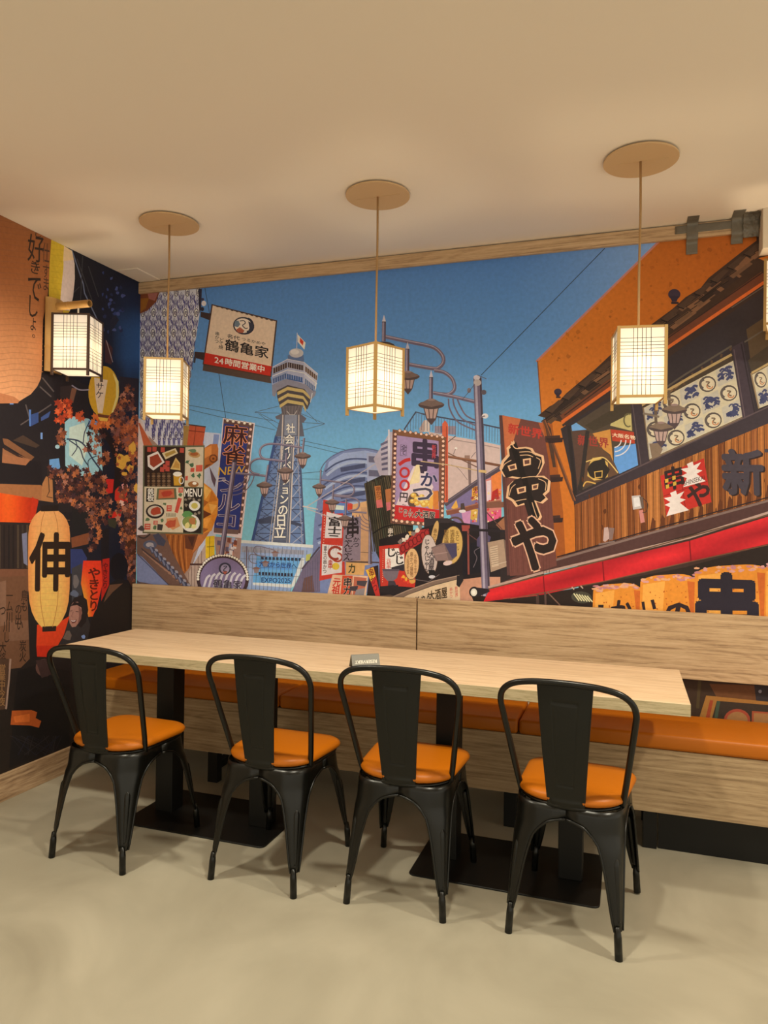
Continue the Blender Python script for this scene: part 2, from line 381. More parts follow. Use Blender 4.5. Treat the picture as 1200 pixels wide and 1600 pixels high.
# ------------------------------------------------------------------ lanterns
LX = [0.30, 0.395, 0.50, 0.59, 0.70]
LY = [0.15, 0.21, 0.26, 0.31, 0.365, 0.42, 0.60, 0.66, 0.72, 0.78, 0.85]
def lantern_parts(t, s, z1, z0, mframe, watts, cx=0, cy=0, rot=0):
    h = s/2; R = Matrix.Translation((cx, cy, 0)) @ Matrix.Rotation(rot, 4, 'Z')
    pw = 0.0055
    for sx in (-1, 1):
        for sy in (-1, 1):
            b = BM(); box(b, sx*h-pw, sx*h+pw, sy*h-pw, sy*h+pw, z0-0.026, z1, R); obj('post', b, mframe, t)
    for nm, z in (('top_rail', z1-0.009), ('bottom_rail', z0)):
        b = BM(); o_, i_ = h+0.003, h-0.005
        loft(b, [[R @ Vector((sx*k, sy*k, zz)) for sx, sy in ((1, 1), (-1, 1), (-1, -1), (1, -1))] for k, zz in ((o_, z), (o_, z+0.009), (i_, z+0.009), (i_, z), (o_, z))], cap=False)
        bmesh.ops.remove_doubles(b, verts=b.verts, dist=1e-6); obj(nm, b, mframe, t)
    for k in range(4):
        Q = R @ Matrix.Rotation(k*PI/2, 4, 'Z')
        b = BM(); box(b, -h+pw, h-pw, -h-0.0004, -h+0.0004, z0+0.009, z1-0.009, Q)
        pp = obj('paper_panel', b, M_paper, t)
        W = s-2*pw; HH = z1-z0-0.018; tw = 0.00095           # printed-through lattice: one connected grid
        xs = [-W/2]; ys = [z0+0.009]
        for u in LX: xs += [-W/2+W*u-tw, -W/2+W*u+tw]
        for v in sorted(1-v for v in LY): ys += [z0+0.009+HH*v-tw*0.85, z0+0.009+HH*v+tw*0.85]
        xs.append(W/2); ys.append(z1-0.009)
        b = BM(); gv = [[b.verts.new(Q @ Vector((x, -h-0.0016, z))) for x in xs] for z in ys]
        for jz in range(len(ys)-1):
            for ix in range(len(xs)-1):
                if ix % 2 or jz % 2: b.faces.new((gv[jz][ix], gv[jz][ix+1], gv[jz+1][ix+1], gv[jz+1][ix]))
        obj('lattice', b, M_lat, pp, solid=0.001)
    b = BM(); box(b, -h+0.006, h-0.006, -h+0.006, h-0.006, z0+0.001, z0+0.002, R); obj('bottom_diffuser', b, M_paper, t)
    b = BM()                                             # lamp holder and bulb
    c = R @ Vector((0, 0, 0))
    cyl(b, (c.x, c.y, z1-0.01), (c.x, c.y, z1-0.075), 0.014, 0.016, 14)
    obj('lamp_holder', b, mframe, t)
    b = BM(); box(b, -h+pw, h-pw, -0.004, 0.004, z1-0.0085, z1-0.003, R); obj('crossbar', b, mframe, t)
    ld = bpy.data.lights.new('bulb', 'POINT'); ld.energy = watts; ld.color = (1.0, 0.80, 0.52); ld.shadow_soft_size = 0.03
    lo = bpy.data.objects.new('bulb', ld); C.objects.link(lo); lo.parent = t; lo.location = (c.x, c.y, z0+(z1-z0)*0.42)
def pendant(x, y, rot, label, s=0.168, z1=2.100, z0=1.833):
    t = thing('pendant_lantern', label, 'pendant lamp', (x, y, H), rot, 'paper pendant lanterns over the table')
    b = BM(); seg = 48
    loft(b, [[(r*math.cos(2*PI*k/seg), r*math.sin(2*PI*k/seg), z) for k in range(seg)] for r, z in ((0.137, -0.006), (0.138, -0.007), (0.138, -0.012), (0.137, -0.0128))])
    cn = obj('canopy', b, M_disc, t)
    b = BM(); cyl(b, (0, 0, -0.006), (0, 0, -0.0003), 0.05, 0.05, 24); obj('mounting_ring', b, M_brown, cn)
    b = BM(); box(b, -0.10, 0.10, -0.0015, 0.0015, -0.0140, -0.0128, Matrix.Rotation(-rot, 4, 'Z')); obj('fold_seam', b, M_disc, cn)
    b = BM(); tube(b, [(0, 0, -0.013), (0.002, 0, -0.2), (-0.001, 0.001, -0.45), (0, 0, z1-H-0.004)], 0.0046, 8); obj('cord', b, M_cord, t, smooth=True)
    lantern_parts(t, s, z1-H, z0-H, M_cane, 2.5)
pendant(0.716, -0.727, math.radians(24.5), 'square paper pendant lantern in front of the blue patterned cloth, leftmost over the table')
pendant(1.767, -0.727, math.radians(-25.5), 'square paper pendant lantern turned corner-on, hanging over the middle of the table')
pendant(2.833, -0.727, math.radians(8.5), 'square paper pendant lantern in front of the orange building, over the right table end')

# wall lanterns on bamboo brackets
def wall_lantern(label, loc, rotz, lrot, dz=0.0):
    t = thing('wall_lantern', label, 'wall lamp', loc, rotz, 'paper wall lanterns on bamboo brackets')
    b = BM(); rings = []
    for z in (-0.185, -0.07, -0.062, -0.055, 0.02, 0.19):
        k = 1.05 if abs(z+0.062) < 0.003 else 1.0
        rings.append([(0.009+0.030*k*math.sin(PI*i/14), -0.056*k*math.cos(PI*i/14), z+dz) for i in range(15)])
    loft(b, rings); obj('bamboo_backplate', b, M_bamboo, t, smooth=False)
    for z in (-0.09, 0.06):
        b = BM(); cyl(b, (0.022, 0.048, z), (0.030, 0.054, z), 0.005, 0.005, 10); obj('screw', b, M_brown, t)
    b = BM(); ax = 0.235; zA = 0.152; n = 18
    rin = [[(x, r*math.cos(2*PI*k/n), zA+r*math.sin(2*PI*k/n)) for k in range(n)] for x, r in ((0.030, 0.020), (0.10, 0.019), (0.105, 0.0205), (0.11, 0.019), (ax, 0.019), (ax, 0.0145), (ax-0.05, 0.0145))]
    loft(b, rin); obj('bamboo_arm', b, M_bamboo, t, smooth=False)
    b = BM(); cyl(b, (0.165, 0, 0.137), (0.165, 0, 0.085), 0.004, 0.004, 8); obj('cord', b, M_white, t)
    lantern_parts(t, 0.176, 0.085, -0.195, M_brown if rotz == 0 else M_cane, 1.9, cx=0.165, cy=0.0, rot=math.radians(lrot))
wall_lantern('square paper lantern with dark frame hung from a bamboo bracket on the lantern wall', (0, -0.70, 2.27), 0, 19)
wall_lantern('square paper lantern cut off by the right edge of the frame', (3.448, 0, 2.408), -PI/2, -12, -0.025)

# ------------------------------------------------------------------ duct tape on the trim
def tape(path, wid, label, wr=0.0):
    """strip of tape following a path in the y-z plane at x, path = [(y,z)], wid = (x0,x1)"""
    b = BM(); n = 14; rows = []
    pp = catmull([(0, y, z) for y, z in path], 5)
    for p in pp:
        row = []
        for i in range(n+1):
            x = wid[0]+(wid[1]-wid[0])*i/n
            row.append(b.verts.new((x+random.uniform(-1, 1)*wr*0.3, p.y-abs(random.gauss(0, 1))*wr, p.z+random.uniform(-1, 1)*wr*0.4)))
        rows.append(row)
    for a, c in zip(rows, rows[1:]):
        for i in range(n): b.faces.new((a[i], a[i+1], c[i+1], c[i]))
    o = obj('duct_tape', b, M_tape, smooth=True, solid=0.0006)
    return tag(o, label, 'tape', 'duct tape on the ceiling trim')
G = H-0.0012
tape([(-0.10, G), (-0.045, G), (-0.026, G-0.006), (-0.0225, G-0.03), (-0.0225, 2.69), (-0.006, 2.672), (-0.005, 2.62)], (3.045, 3.095), 'grey duct tape strip folded over the oak trim, left upright one')
tape([(-0.0222, 2.752), (-0.0218, 2.715)], (2.995, 3.28), 'thin grey duct tape strip stuck lengthwise on the oak trim between two others', 0.0004)
tape([(-0.11, G), (-0.05, G), (-0.028, G-0.008), (-0.0235, G-0.03), (-0.0235, 2.69), (-0.007, 2.67), (-0.005, 2.648)], (3.235, 3.285), 'grey duct tape strip folded over the oak trim, right upright one', 0.0006)
tape([(-0.075, G), (-0.05, G), (-0.032, G-0.010), (-0.028, G-0.03), (-0.028, 2.70), (-0.016, 2.668)], (3.282, 3.349), 'crumpled grey duct tape wad at the white bulkhead end of the oak trim', 0.0035)

# ------------------------------------------------------------------ printed murals
# The prints are flat pictures glued on the two walls: coloured vinyl shapes in one mesh each.
GAIN = (1.34, 1.46, 1.82)
def print_mat():
    m = bpy.data.materials.new('printed_vinyl'); m.use_nodes = True; nt = m.node_tree; L = nt.links
    b = nt.nodes['Principled BSDF']; b.inputs['Roughness'].default_value = 0.55; b.inputs['Specular IOR Level'].default_value = 0.22
    a = nt.nodes.new('ShaderNodeAttribute'); a.attribute_name = 'ink'
    tc = nt.nodes.new('ShaderNodeTexCoord'); nz = nt.nodes.new('ShaderNodeTexNoise'); nz.inputs['Scale'].default_value = 55; nz.inputs['Detail'].default_value = 5
    L.new(tc.outputs['Object'], nz.inputs['Vector'])
    mr = nt.nodes.new('ShaderNodeMapRange'); mr.inputs[1].default_value = 0.3; mr.inputs[2].default_value = 0.7
    mr.inputs[3].default_value = 0.92; mr.inputs[4].default_value = 1.06; L.new(nz.outputs['Fac'], mr.inputs[0])
    mx = nt.nodes.new('ShaderNodeMix'); mx.data_type = 'RGBA'; mx.blend_type = 'MULTIPLY'; mx.inputs[0].default_value = 1.0
    L.new(a.outputs['Color'], mx.inputs[6]); L.new(mr.outputs[0], mx.inputs[7]); L.new(mx.outputs[2], b.inputs['Base Color'])
    return m
M_print = print_mat()
_gl = {}
def glyphs(s, bold):
    k = (s, bold)
    if k not in _gl:
        c = bpy.data.curves.new('g', 'FONT'); c.body = s; c.size = 1.0; c.resolution_u = 2; c.offset = bold*0.42; c.fill_mode = 'FRONT'
        o = bpy.data.objects.new('g', c); me = bpy.data.meshes.new_from_object(o)
        v = [(p.co.x, p.co.y) for p in me.vertices]; f = [tuple(p.vertices) for p in me.polygons]
        bpy.data.objects.remove(o); bpy.data.curves.remove(c); bpy.data.meshes.remove(me)
        _gl[k] = (v, f)
    return _gl[k]
class Print:
    def __init__(s, axis): s.axis = axis; s.V = []; s.Fc = []; s.Cc = []; s.k = 0; s.boxes = []; s.use(0, 0, 1)
    def use(s, ox, oy, sc): s.ox, s.oy, s.sc = ox, oy, sc
    def W(s, x, y):
        px, py = s.ox+x*s.sc, s.oy+y*s.sc
        d = FWD+RIGHT*((px-600)/F_PX)+UP*((800-py)/F_PX)
        off = 0.0005+s.k*4e-6
        if s.axis == 'y':
            q = EYE+d*(-EYE.y/d.y); return (max(0.0005, q.x), -off, min(2.715, max(0.44, q.z)))
        q = EYE+d*(-EYE.x/d.x); return (off, min(-0.0005, q.y), min(H-0.0005, max(0.128, q.z)))
    def add(s, pts, faces, col):
        xs = [s.ox+p[0]*s.sc for p in pts]; ys = [s.oy+p[1]*s.sc for p in pts]; b0, b1, b2, b3 = min(xs), max(xs), min(ys), max(ys)
        s.k = 1+max((q[4] for q in s.boxes if q[0] < b1 and q[1] > b0 and q[2] < b3 and q[3] > b2), default=0)   # lies just over what it overlaps
        s.boxes.append((b0, b1, b2, b3, s.k)); n = len(s.V); f = callable(col)
        s.V += [s.W(*p) for p in pts]
        cs = [lin(col(*p)) if f else None for p in pts] if f else None
        c1 = None if f else lin(col)
        for t in faces:
            s.Fc.append(tuple(n+i for i in t)); s.Cc += [cs[i] if f else c1 for i in t]
    def P(s, pts, col):
        if len(pts) == 3: return s.add(pts, [(0, 1, 2)], col)
        s.add(pts, tessellate_polygon([[Vector((x, y, 0)) for x, y in pts]]), col)
    def grid(s, TL, TR, BR, BL, nu, nv, col):
        pts = []; fc = []
        for j in range(nv+1):
            for i in range(nu+1): pts.append(s.bil(TL, TR, BR, BL, i/nu, j/nv))
        for j in range(nv):
            for i in range(nu): a = j*(nu+1)+i; fc.append((a, a+1, a+nu+2, a+nu+1))
        s.add(pts, fc, col)
    @staticmethod
    def bil(TL, TR, BR, BL, u, v):
        return tuple((TL[k]*(1-u)+TR[k]*u)*(1-v)+(BL[k]*(1-u)+BR[k]*u)*v for k in (0, 1))
    def L(s, pts, w, col, close=False):
        P = [Vector(p) for p in pts]
        if close: P.append(P[0])
        a = []; b = []; n = len(P)
        for i, p in enumerate(P):
            t = P[min(i+1, n-1)]-P[max(i-1, 0)]
            if close and i in (0, n-1): t = P[1]-P[-2]
            t = t.normalized() if t.length else Vector((1, 0)); q = Vector((-t.y, t.x))*w/2
            a.append(tuple(p+q)); b.append(tuple(p-q))
        s.add(a+b, [(i, i+1, n+i+1, n+i) for i in range(n-1)], col)
    def S(s, pts, w, col, n=8):                       # smooth line
        s.L([(p.x, p.y) for p in catmull([(x, y, 0) for x, y in pts], n)], w, col)
    def E(s, cx, cy, rx, ry, col, rot=0, n=20):
        c, q = math.cos(rot), math.sin(rot); pts = [(cx, cy)]
        for i in range(n):
            a = 2*PI*i/n; x, y = rx*math.cos(a), ry*math.sin(a); pts.append((cx+x*c-y*q, cy+x*q+y*c))
        s.add(pts, [(0, 1+i, 1+(i+1) % n) for i in range(n)], col)
    def O(s, cx, cy, rx, ry, w, col, rot=0, a0=0, a1=360, n=28):   # arc line
        c, q = math.cos(rot), math.sin(rot); pts = []
        for i in range(n+1):
            a = math.radians(a0+(a1-a0)*i/n); x, y = rx*math.cos(a), ry*math.sin(a); pts.append((cx+x*c-y*q, cy+x*q+y*c))
        s.L(pts, w, col)
    def blob(s, cx, cy, r, col, n=9, j=0.35, ry=None):
        ry = ry or r; s.P([(cx+r*(1+random.uniform(-j, j))*math.cos(2*PI*i/n), cy+ry*(1+random.uniform(-j, j))*math.sin(2*PI*i/n)) for i in range(n)], col)
    def bulbs(s, p0, p1, n, r, col=(226, 178, 150), ring=(92, 62, 52)):
        for i in range(n):
            k = (i+0.5)/n; x = p0[0]+(p1[0]-p0[0])*k; y = p0[1]+(p1[1]-p0[1])*k
            s.E(x, y, r*1.35, r*1.35, ring, n=8); s.E(x, y, r, r, col, n=8)
    def G(s, ch, TL, TR, BR, BL, col, bold=0.0, em=True):
        v, f = glyphs(ch, 0.0)
        if not v: return
        if em: x0, x1, y0, y1 = 0, EMW*len(ch), EMD, EMD+EMW
        else:
            xs = [p[0] for p in v]; ys = [p[1] for p in v]; x0, x1, y0, y1 = min(xs), max(xs), min(ys), max(ys)
        r = max(0.0, bold)*0.5; n = 8 if r > 0.008 else (4 if r > 0.002 else 0)
        for j in range(-1, n):
            dx, dy = (r*math.cos(2*PI*j/n), r*math.sin(2*PI*j/n)) if j >= 0 else (0, 0)
            s.add([s.bil(TL, TR, BR, BL, (x+dx-x0)/(x1-x0), (y1-y-dy)/(y1-y0)) for x, y in v], f, col)
    def T(s, st, TL, TR, BR, BL, col, bold=0.02, line=None, lb=0.07, em=True):
        if line: s.G(st, TL, TR, BR, BL, line, lb, em) if em else s.G(st, TL, TR, BR, BL, line, bold+0.02, em)
        s.G(st, TL, TR, BR, BL, col, bold, em)
    def VT(s, st, TL, TR, BR, BL, col, bold=0.02, line=None, lb=0.07):
        n = len(st)
        for i, ch in enumerate(st):
            q = [s.bil(TL, TR, BR, BL, u, v) for u, v in ((0, i/n), (1, i/n), (1, (i+1)/n), (0, (i+1)/n))]
            if line: s.G(ch, *q, line, lb)
            s.G(ch, *q, col, bold)
    def build(s, name, label, cat):
        me = bpy.data.meshes.new(name); me.from_pydata(s.V, [], s.Fc)
        at = me.color_attributes.new('ink', 'FLOAT_COLOR', 'CORNER')
        flat = []
        for c in s.Cc: flat += [min(0.95, c[0]*GAIN[0]), min(0.95, c[1]*GAIN[1]), min(0.95, c[2]*GAIN[2]), 1.0]
        at.data.foreach_set('color', flat); me.materials.append(M_print)
        o = bpy.data.objects.new(name, me); C.objects.link(o); return tag(o, label, cat)
_v, _f = glyphs('国', 0.0)
_xs = [p[0] for p in _v]; _ys = [p[1] for p in _v]
EMW = (max(_xs)-min(_xs))*1.09; EMD = min(_ys)-0.045*EMW
def mixc(a, b, t): t = max(0, min(1, t)); return tuple(a[i]+(b[i]-a[i])*t for i in range(3))

# ---- back wall: a shopping street by day
m = Print('y')
def sky(x, y):
    t = (y-380)/560; c = mixc((75, 115, 166), (122, 184, 234), t*1.15)
    if x > 820: c = mixc(c, (132, 160, 196), (x-820)/260*max(0, 1-(y-380)/300))
    return c
m.grid((210, 330), (1215, 330), (1215, 975), (210, 975), 12, 12, sky)
m.P([(200, 960), (1215, 960), (1215, 1130), (200, 1130)], (48, 34, 28))
# thin clouds of wires
for a in (((295, 633), (430, 658)), ((296, 640), (430, 672)), ((470, 688), (600, 716)), ((470, 694), (620, 730)), ((465, 740), (610, 728)), ((465, 748), (640, 752))):
    m.L(a, 0.8, (62, 74, 100))
m.L([(945, 388), (752, 586)], 1.1, (40, 48, 66))
# curved blue-grey building
m.use(380, 680, 0.21667)
m.P([(490, 1140), (500, 800), (515, 600), (560, 320), (600, 190), (700, 115), (850, 92), (1000, 118), (1000, 1140)], (112, 124, 160))
m.P([(620, 190), (720, 130), (880, 110), (990, 135), (990, 250), (890, 200), (740, 200), (600, 260)], (146, 160, 190))
for k in range(6):
    y = 170+k*98
    m.S([(590-k*12, y+92), (680, y+30), (800, y), (985, y+14)], 12, (72, 82, 118))
    m.S([(600-k*12, y+120), (690, y+56), (810, y+24), (985, y+38)], 18, (158, 170, 200))
    m.P([(700, y+64), (880, y+32), (880, y+64), (705, y+96)], (70, 76, 104))
m.P([(890, 130), (1000, 130), (1000, 560), (900, 560)], (152, 158, 182))
for k in range(4): m.P([(905, 150+k*100), (985, 155+k*100), (985, 200+k*100), (905, 195+k*100)], (98, 96, 116))
m.O(850, 300, 300, 205, 8, (88, 98, 130), 0, 190, 300)
# tower: lattice legs
m.P([(245, 0), (70, 750), (70, 790), (445, 800), (440, 700), (425, 300), (400, 0)], (96, 116, 150))
random.seed(3)
for k in range(9):
    y = 20+k*86; xl = 245-175*y/750; xm = 290-80*y/770; xr = 400+45*y/750; xn = 370-30*y/770
    m.L([(xl, y), (xm, y+86)], 7, (58, 66, 88)); m.L([(xm, y), (xl-20, y+86)], 7, (64, 72, 96))
    m.L([(xl, y), (xr, y)], 6, (54, 60, 80))
    m.L([(xn, y), (xr+8, y+86)], 6, (70, 76, 98)); m.L([(xr, y), (xn-4, y+86)], 6, (150, 154, 166)); m.L([(xl-6, y+40), (xm, y+52)], 5, (74, 84, 108))
m.L([(240, 0), (64, 780)], 20, (56, 74, 116)); m.L([(262, 20), (100, 770)], 7, (92, 110, 146)); m.L([(400, 0), (445, 790)], 12, (70, 78, 104)); m.L([(384, 0), (425, 790)], 6, (140, 140, 150))
m.P([(100, 610), (190, 585), (300, 600), (420, 640), (420, 660), (300, 630), (120, 640)], (60, 66, 84))
m.P([(300, -20), (370, -20), (338, 775), (203, 775)], (78, 84, 100))
m.L([(300, -20), (208, 775)], 9, (178, 168, 156)); m.L([(285, -20), (188, 775)], 5, (150, 144, 140)); m.L([(368, -20), (333, 775)], 9, (186, 174, 160)); m.L([(354, -20), (315, 775)], 5, (150, 144, 140))
for k in range(30): m.L([(290-k*2.9, k*26), (360-k*1.0, k*26)], 3, (104, 106, 118))
m.use(0, 0, 1)
# tower: head
m.use(400, 480, 0.2)
m.L([(322, 200), (318, 330)], 5, (190, 188, 190)); m.P([(326, 212), (388, 278), (378, 332), (326, 270)], (226, 220, 218)); m.P([(345, 238), (372, 268), (366, 300), (342, 272)], (196, 62, 48))
for a, bq in (((-10, 820), (190, 770)), ((-10, 822), (190, 828)), ((20, 830), (170, 950)), ((30, 830), (180, 910)), ((350, 830), (540, 912)), ((350, 900), (540, 912)), ((350, 965), (530, 915)), ((370, 790), (480, 900))):
    m.L([a, bq], 3.5, (74, 76, 92))
m.P([(205, 810), (345, 810), (378, 1010), (150, 1010)], (92, 92, 102)); m.P([(225, 830), (320, 830), (318, 1000), (222, 1000)], (124, 128, 140))
m.L([(212, 810), (196, 1200)], 9, (186, 172, 158)); m.L([(335, 810), (332, 1200)], 9, (176, 164, 152))
m.P([(185, 730), (378, 730), (350, 840), (205, 840)], (104, 96, 96))
for k in range(7): m.L([(192+k*28, 735), (215+k*19, 838)], 3, (64, 58, 62))
m.L([(240, 810), (265, 840), (300, 840), (320, 808)], 6, (168, 160, 152))
m.P([(150, 855), (200, 830), (200, 880), (160, 875)], (96, 92, 100)); m.P([(345, 830), (395, 870), (370, 905), (345, 890)], (96, 92, 100))
m.P([(160, 640), (245, 600), (380, 622), (440, 690), (425, 745), (400, 800), (372, 770), (185, 770), (165, 700)], (74, 68, 70))
for k, (xa, xb) in enumerate(((165, 428), (174, 408), (184, 392))):
    y = 622+k*50
    m.P([(xa, y+42), (248, y), (370, y+22), (xb, y+72), (xb-6, y+98), (368, y+46), (248, y+26), (xa+4, y+66)], (186, 164, 104))
m.P([(125, 600), (245, 555), (380, 580), (470, 660), (462, 690), (435, 720), (380, 640), (248, 608), (165, 650), (150, 700), (128, 690)], (132, 130, 142))
m.P([(128, 470), (250, 405), (375, 430), (484, 522), (470, 640), (380, 570), (245, 545), (125, 610)], (142, 150, 172))
m.P([(250, 405), (375, 430), (378, 600), (245, 560)], (160, 162, 178)); m.P([(375, 430), (484, 522), (470, 640), (378, 570)], (178, 178, 188))
m.P([(135, 478), (245, 430), (245, 472), (135, 520)], (70, 56, 56)); m.P([(250, 430), (372, 455), (372, 496), (250, 470)], (66, 52, 54)); m.P([(384, 460), (476, 535), (474, 572), (384, 502)], (92, 70, 60))
m.P([(130, 560), (238, 515), (238, 555), (130, 598)], (72, 92, 132)); m.P([(242, 520), (368, 550), (366, 590), (242, 562)], (62, 88, 136)); m.P([(380, 552), (462, 620), (456, 662), (380, 596)], (78, 100, 140))
for k in range(14):
    x = 135+k*18; y0 = 478-(x-135)*0.43 if x < 250 else 432+(x-250)*0.2
    m.L([(x, y0), (x, y0+42)], 3, (176, 166, 160)); m.L([(x-4, y0+86), (x-4, y0+124)], 3, (168, 176, 194))
for k in range(6): m.L([(384+k*16, 462+k*13), (384+k*16, 504+k*13)], 3, (206, 196, 186)); m.L([(382+k*14, 554+k*11), (382+k*14, 596+k*11)], 3, (196, 198, 204))
m.L([(128, 470), (250, 405), (375, 430), (484, 522)], 6, (196, 192, 194)); m.L([(127, 540), (247, 490), (378, 515), (478, 600)], 7, (204, 200, 204))
m.L([(470, 590), (462, 650)], 6, (210, 208, 210)); m.L([(440, 670), (425, 745)], 6, (196, 196, 204))
m.P([(248, 375), (372, 375), (375, 428), (250, 404)], (92, 112, 148)); m.E(315, 358, 56, 36, (182, 178, 176)); m.E(303, 350, 34, 20, (206, 200, 196))
m.use(0, 0, 1)
for ch, x, y, w in zip('社会イノベーションの日立', (453.5, 451.5, 450, 449, 448, 447.5, 446, 445, 443, 441.5, 438.5, 436.5), (670, 687, 702, 715, 727, 740, 752, 765.5, 781, 797.5, 814, 832), (13, 13, 12, 12, 12, 12, 12, 13, 14, 15.5, 16.5, 17.5)):
    m.G(ch, (x-w/2, y-w*0.56), (x+w/2, y-w*0.56), (x+w/2, y+w*0.56), (x-w/2, y+w*0.56), (56, 58, 70), 0.09)
    m.G(ch, (x-w/2, y-w*0.56), (x+w/2, y-w*0.56), (x+w/2, y+w*0.56), (x-w/2, y+w*0.56), (236, 232, 228), 0.035)
# blue exposition hall
m.use(380, 680, 0.21667)
m.P([(-30, 765), (505, 800), (500, 850), (420, 980), (330, 1140), (-30, 1140)], (140, 158, 186)); m.L([(-30, 765), (505, 802)], 22, (198, 200, 206))
m.P([(-10, 800), (440, 830), (440, 862), (-10, 842)], (142, 142, 152))
for k in range(12): m.L([(60+k*32, 806), (60+k*32, 860)], 3, (96, 100, 114))
m.P([(100, 868), (420, 885), (345, 1080), (70, 1060)], (98, 152, 208)); m.P([(92, 905), (355, 935), (352, 975), (84, 962)], (86, 140, 200)); m.P([(72, 1012), (345, 1018), (345, 1074), (70, 1062)], (96, 152, 208))
for k in range(11): m.P([(130+k*27, 876+k), (148+k*27, 877+k), (148+k*27, 898+k), (130+k*27, 897+k)], (38, 44, 62)); m.P([(112+k*23, 986+k), (128+k*23, 986+k), (128+k*23, 1008+k), (112+k*23, 1008+k)], (44, 44, 58))
m.T('大阪から世界へ', (115, 905), (362, 925), (360, 962), (113, 950), (24, 44, 104), 0.03)
m.T('EXPO2025', (132, 1026), (342, 1032), (342, 1066), (132, 1062), (22, 40, 96), 0.02, em=False)
m.P([(350, 1075), (420, 885), (442, 885), (440, 930), (365, 1090), (345, 1100), (70, 1080), (70, 1062)], (196, 198, 204))
for k in range(16): m.L([(10+k*30, 830), (6+k*28, 1130)], 2.5, (70, 74, 92))
for k in range(3): m.L([(-20, 890+k*60), (440, 900+k*60)], 2.5, (74, 78, 96))
m.P([(430, 960), (520, 860), (555, 820), (555, 1130), (345, 1140)], (106, 96, 116)); m.P([(420, 1130), (440, 1030), (500, 1010), (515, 1130)], (100, 72, 66)); m.L([(425, 965), (552, 805)], 12, (72, 62, 76))
m.P([(455, 862), (492, 852), (480, 900), (450, 910)], (170, 172, 90))
for k in range(7): m.L([(430+k*18, 960-k*14), (430+k*18, 1120)], 3, (84, 80, 100))
# small lamp poles in front of the hall
for ax, ay, q in ((230, 850, 1), (160, 920, 0.9), (95, 965, 1)):
    m.P([(ax-34, ay), (ax, ay-18), (ax+34, ay)], (120, 88, 78)); m.P([(ax-20, ay), (ax+20, ay), (ax+14, ay+28), (ax-14, ay+28)], (128, 112, 112))
m.S([(230, 830), (100, 800), (78, 840), (110, 868), (165, 872)], 6, (110, 98, 108)); m.S([(160, 880), (60, 860), (44, 895), (66, 920), (100, 925)], 6, (110, 98, 108)); m.L([(26, 800), (22, 1120)], 10, (104, 92, 104))
# far-left coloured shops
m.use(200, 640, 0.23333)
m.P([(60, 130), (380, 130), (600, 300), (520, 1200), (60, 1200)], (150, 124, 108))
m.P([(60, 60), (140, 60), (130, 860), (60, 860)], (202, 186, 176)); m.P([(66, 90), (80, 90), (170, 250), (110, 260)], (176, 92, 58))
m.P([(510, 150), (620, 160), (585, 900), (420, 1190), (380, 1190), (500, 850)], (176, 180, 200)); m.P([(575, 165), (612, 168), (590, 330), (560, 300)], (120, 134, 172))
m.P([(545, 380), (590, 470), (580, 520), (560, 470)], (92, 74, 84))
m.P([(520, 850), (580, 845), (580, 985), (515, 1000)], (214, 176, 40)); m.L([(528, 920), (578, 915)], 4, (60, 50, 30)); m.L([(548, 850), (545, 990)], 3, (80, 64, 34))
m.P([(580, 850), (760, 860), (750, 1000), (590, 980)], (156, 124, 112))
random.seed(11)
for k in range(26):
    x = 590+random.random()*150; y = 855+random.random()*110; m.P([(x, y), (x+22, y+2), (x+20, y+34), (x-2, y+30)], random.choice([(190, 120, 80), (96, 84, 100), (206, 196, 190), (150, 158, 182), (116, 66, 52)]))
m.P([(400, 1100), (520, 900), (520, 1195), (390, 1195)], (168, 146, 130))
for k in range(5): m.L([(405+k*22, 1090-k*36), (402+k*22, 1190)], 4, (108, 84, 74))
# patterned blue and white cloth
m.use(200, 420, 0.23333)
cloth = [(78, 158), (490, 135), (480, 300), (440, 560), (400, 850), (360, 1190), (210, 1190), (120, 1100), (78, 980)]
m.P(cloth, (196, 192, 202))
random.seed(5)
def cl(u, v):                                         # cloth coordinates to the print
    y = 140+v*1050; xr = 490-130*(v**1.1); xl = 80+130*max(0, v-0.82)/0.18*(1 if v > 0.82 else 0)
    return xl+(xr-xl)*u, y
for i in range(11):
    for j in range(15):
        u = (i+0.5)/11+0.004; v = (j+0.25+(i % 2)*0.5)/15.3
        if v > 0.985: continue
        x, y = cl(u, v); ww = (cl(u+0.045, v)[0]-cl(u-0.045, v)[0])/2
        if (i % 2 == 0) and (j % 2 == 0):
            m.E(x, y, ww*0.95, 32, (216, 210, 214)); m.O(x, y, ww*0.72, 27, 5, (54, 52, 92)); m.O(x+2, y+6, ww*0.4, 15, 5, (120, 112, 128), 0, 150, 420)
            m.L([(x-ww*0.3, y-4), (x+ww*0.2, y-12), (x, y+6), (x+ww*0.35, y+14)], 4, (70, 66, 96))
        else:
            m.L([(x, y-36), (x+ww*0.62, y-4), (x, y+36), (x-ww*0.62, y-4)], 4.5, (58, 56, 108), True)
            m.P([(x, y-22), (x+ww*0.34, y-2), (x, y+22), (x-ww*0.34, y-2)], (66, 64, 116)); m.E(x, y-2, ww*0.14, 8, (186, 182, 198), n=8)
            m.S([(x-ww*0.98, y-20), (x-ww*0.62, y+14), (x-ww*0.9, y+38)], 5, (74, 70, 122), 3); m.S([(x+ww*0.98, y-20), (x+ww*0.62, y+14), (x+ww*0.9, y+38)], 5, (74, 70, 122), 3)
m.P([(80, 158), (212, 152), (190, 220), (130, 280), (80, 300)], (120, 66, 40)); m.P([(130, 155), (205, 152), (180, 215), (140, 200)], (158, 98, 84)); m.P([(85, 200), (140, 195), (120, 265), (85, 290)], (146, 92, 36))
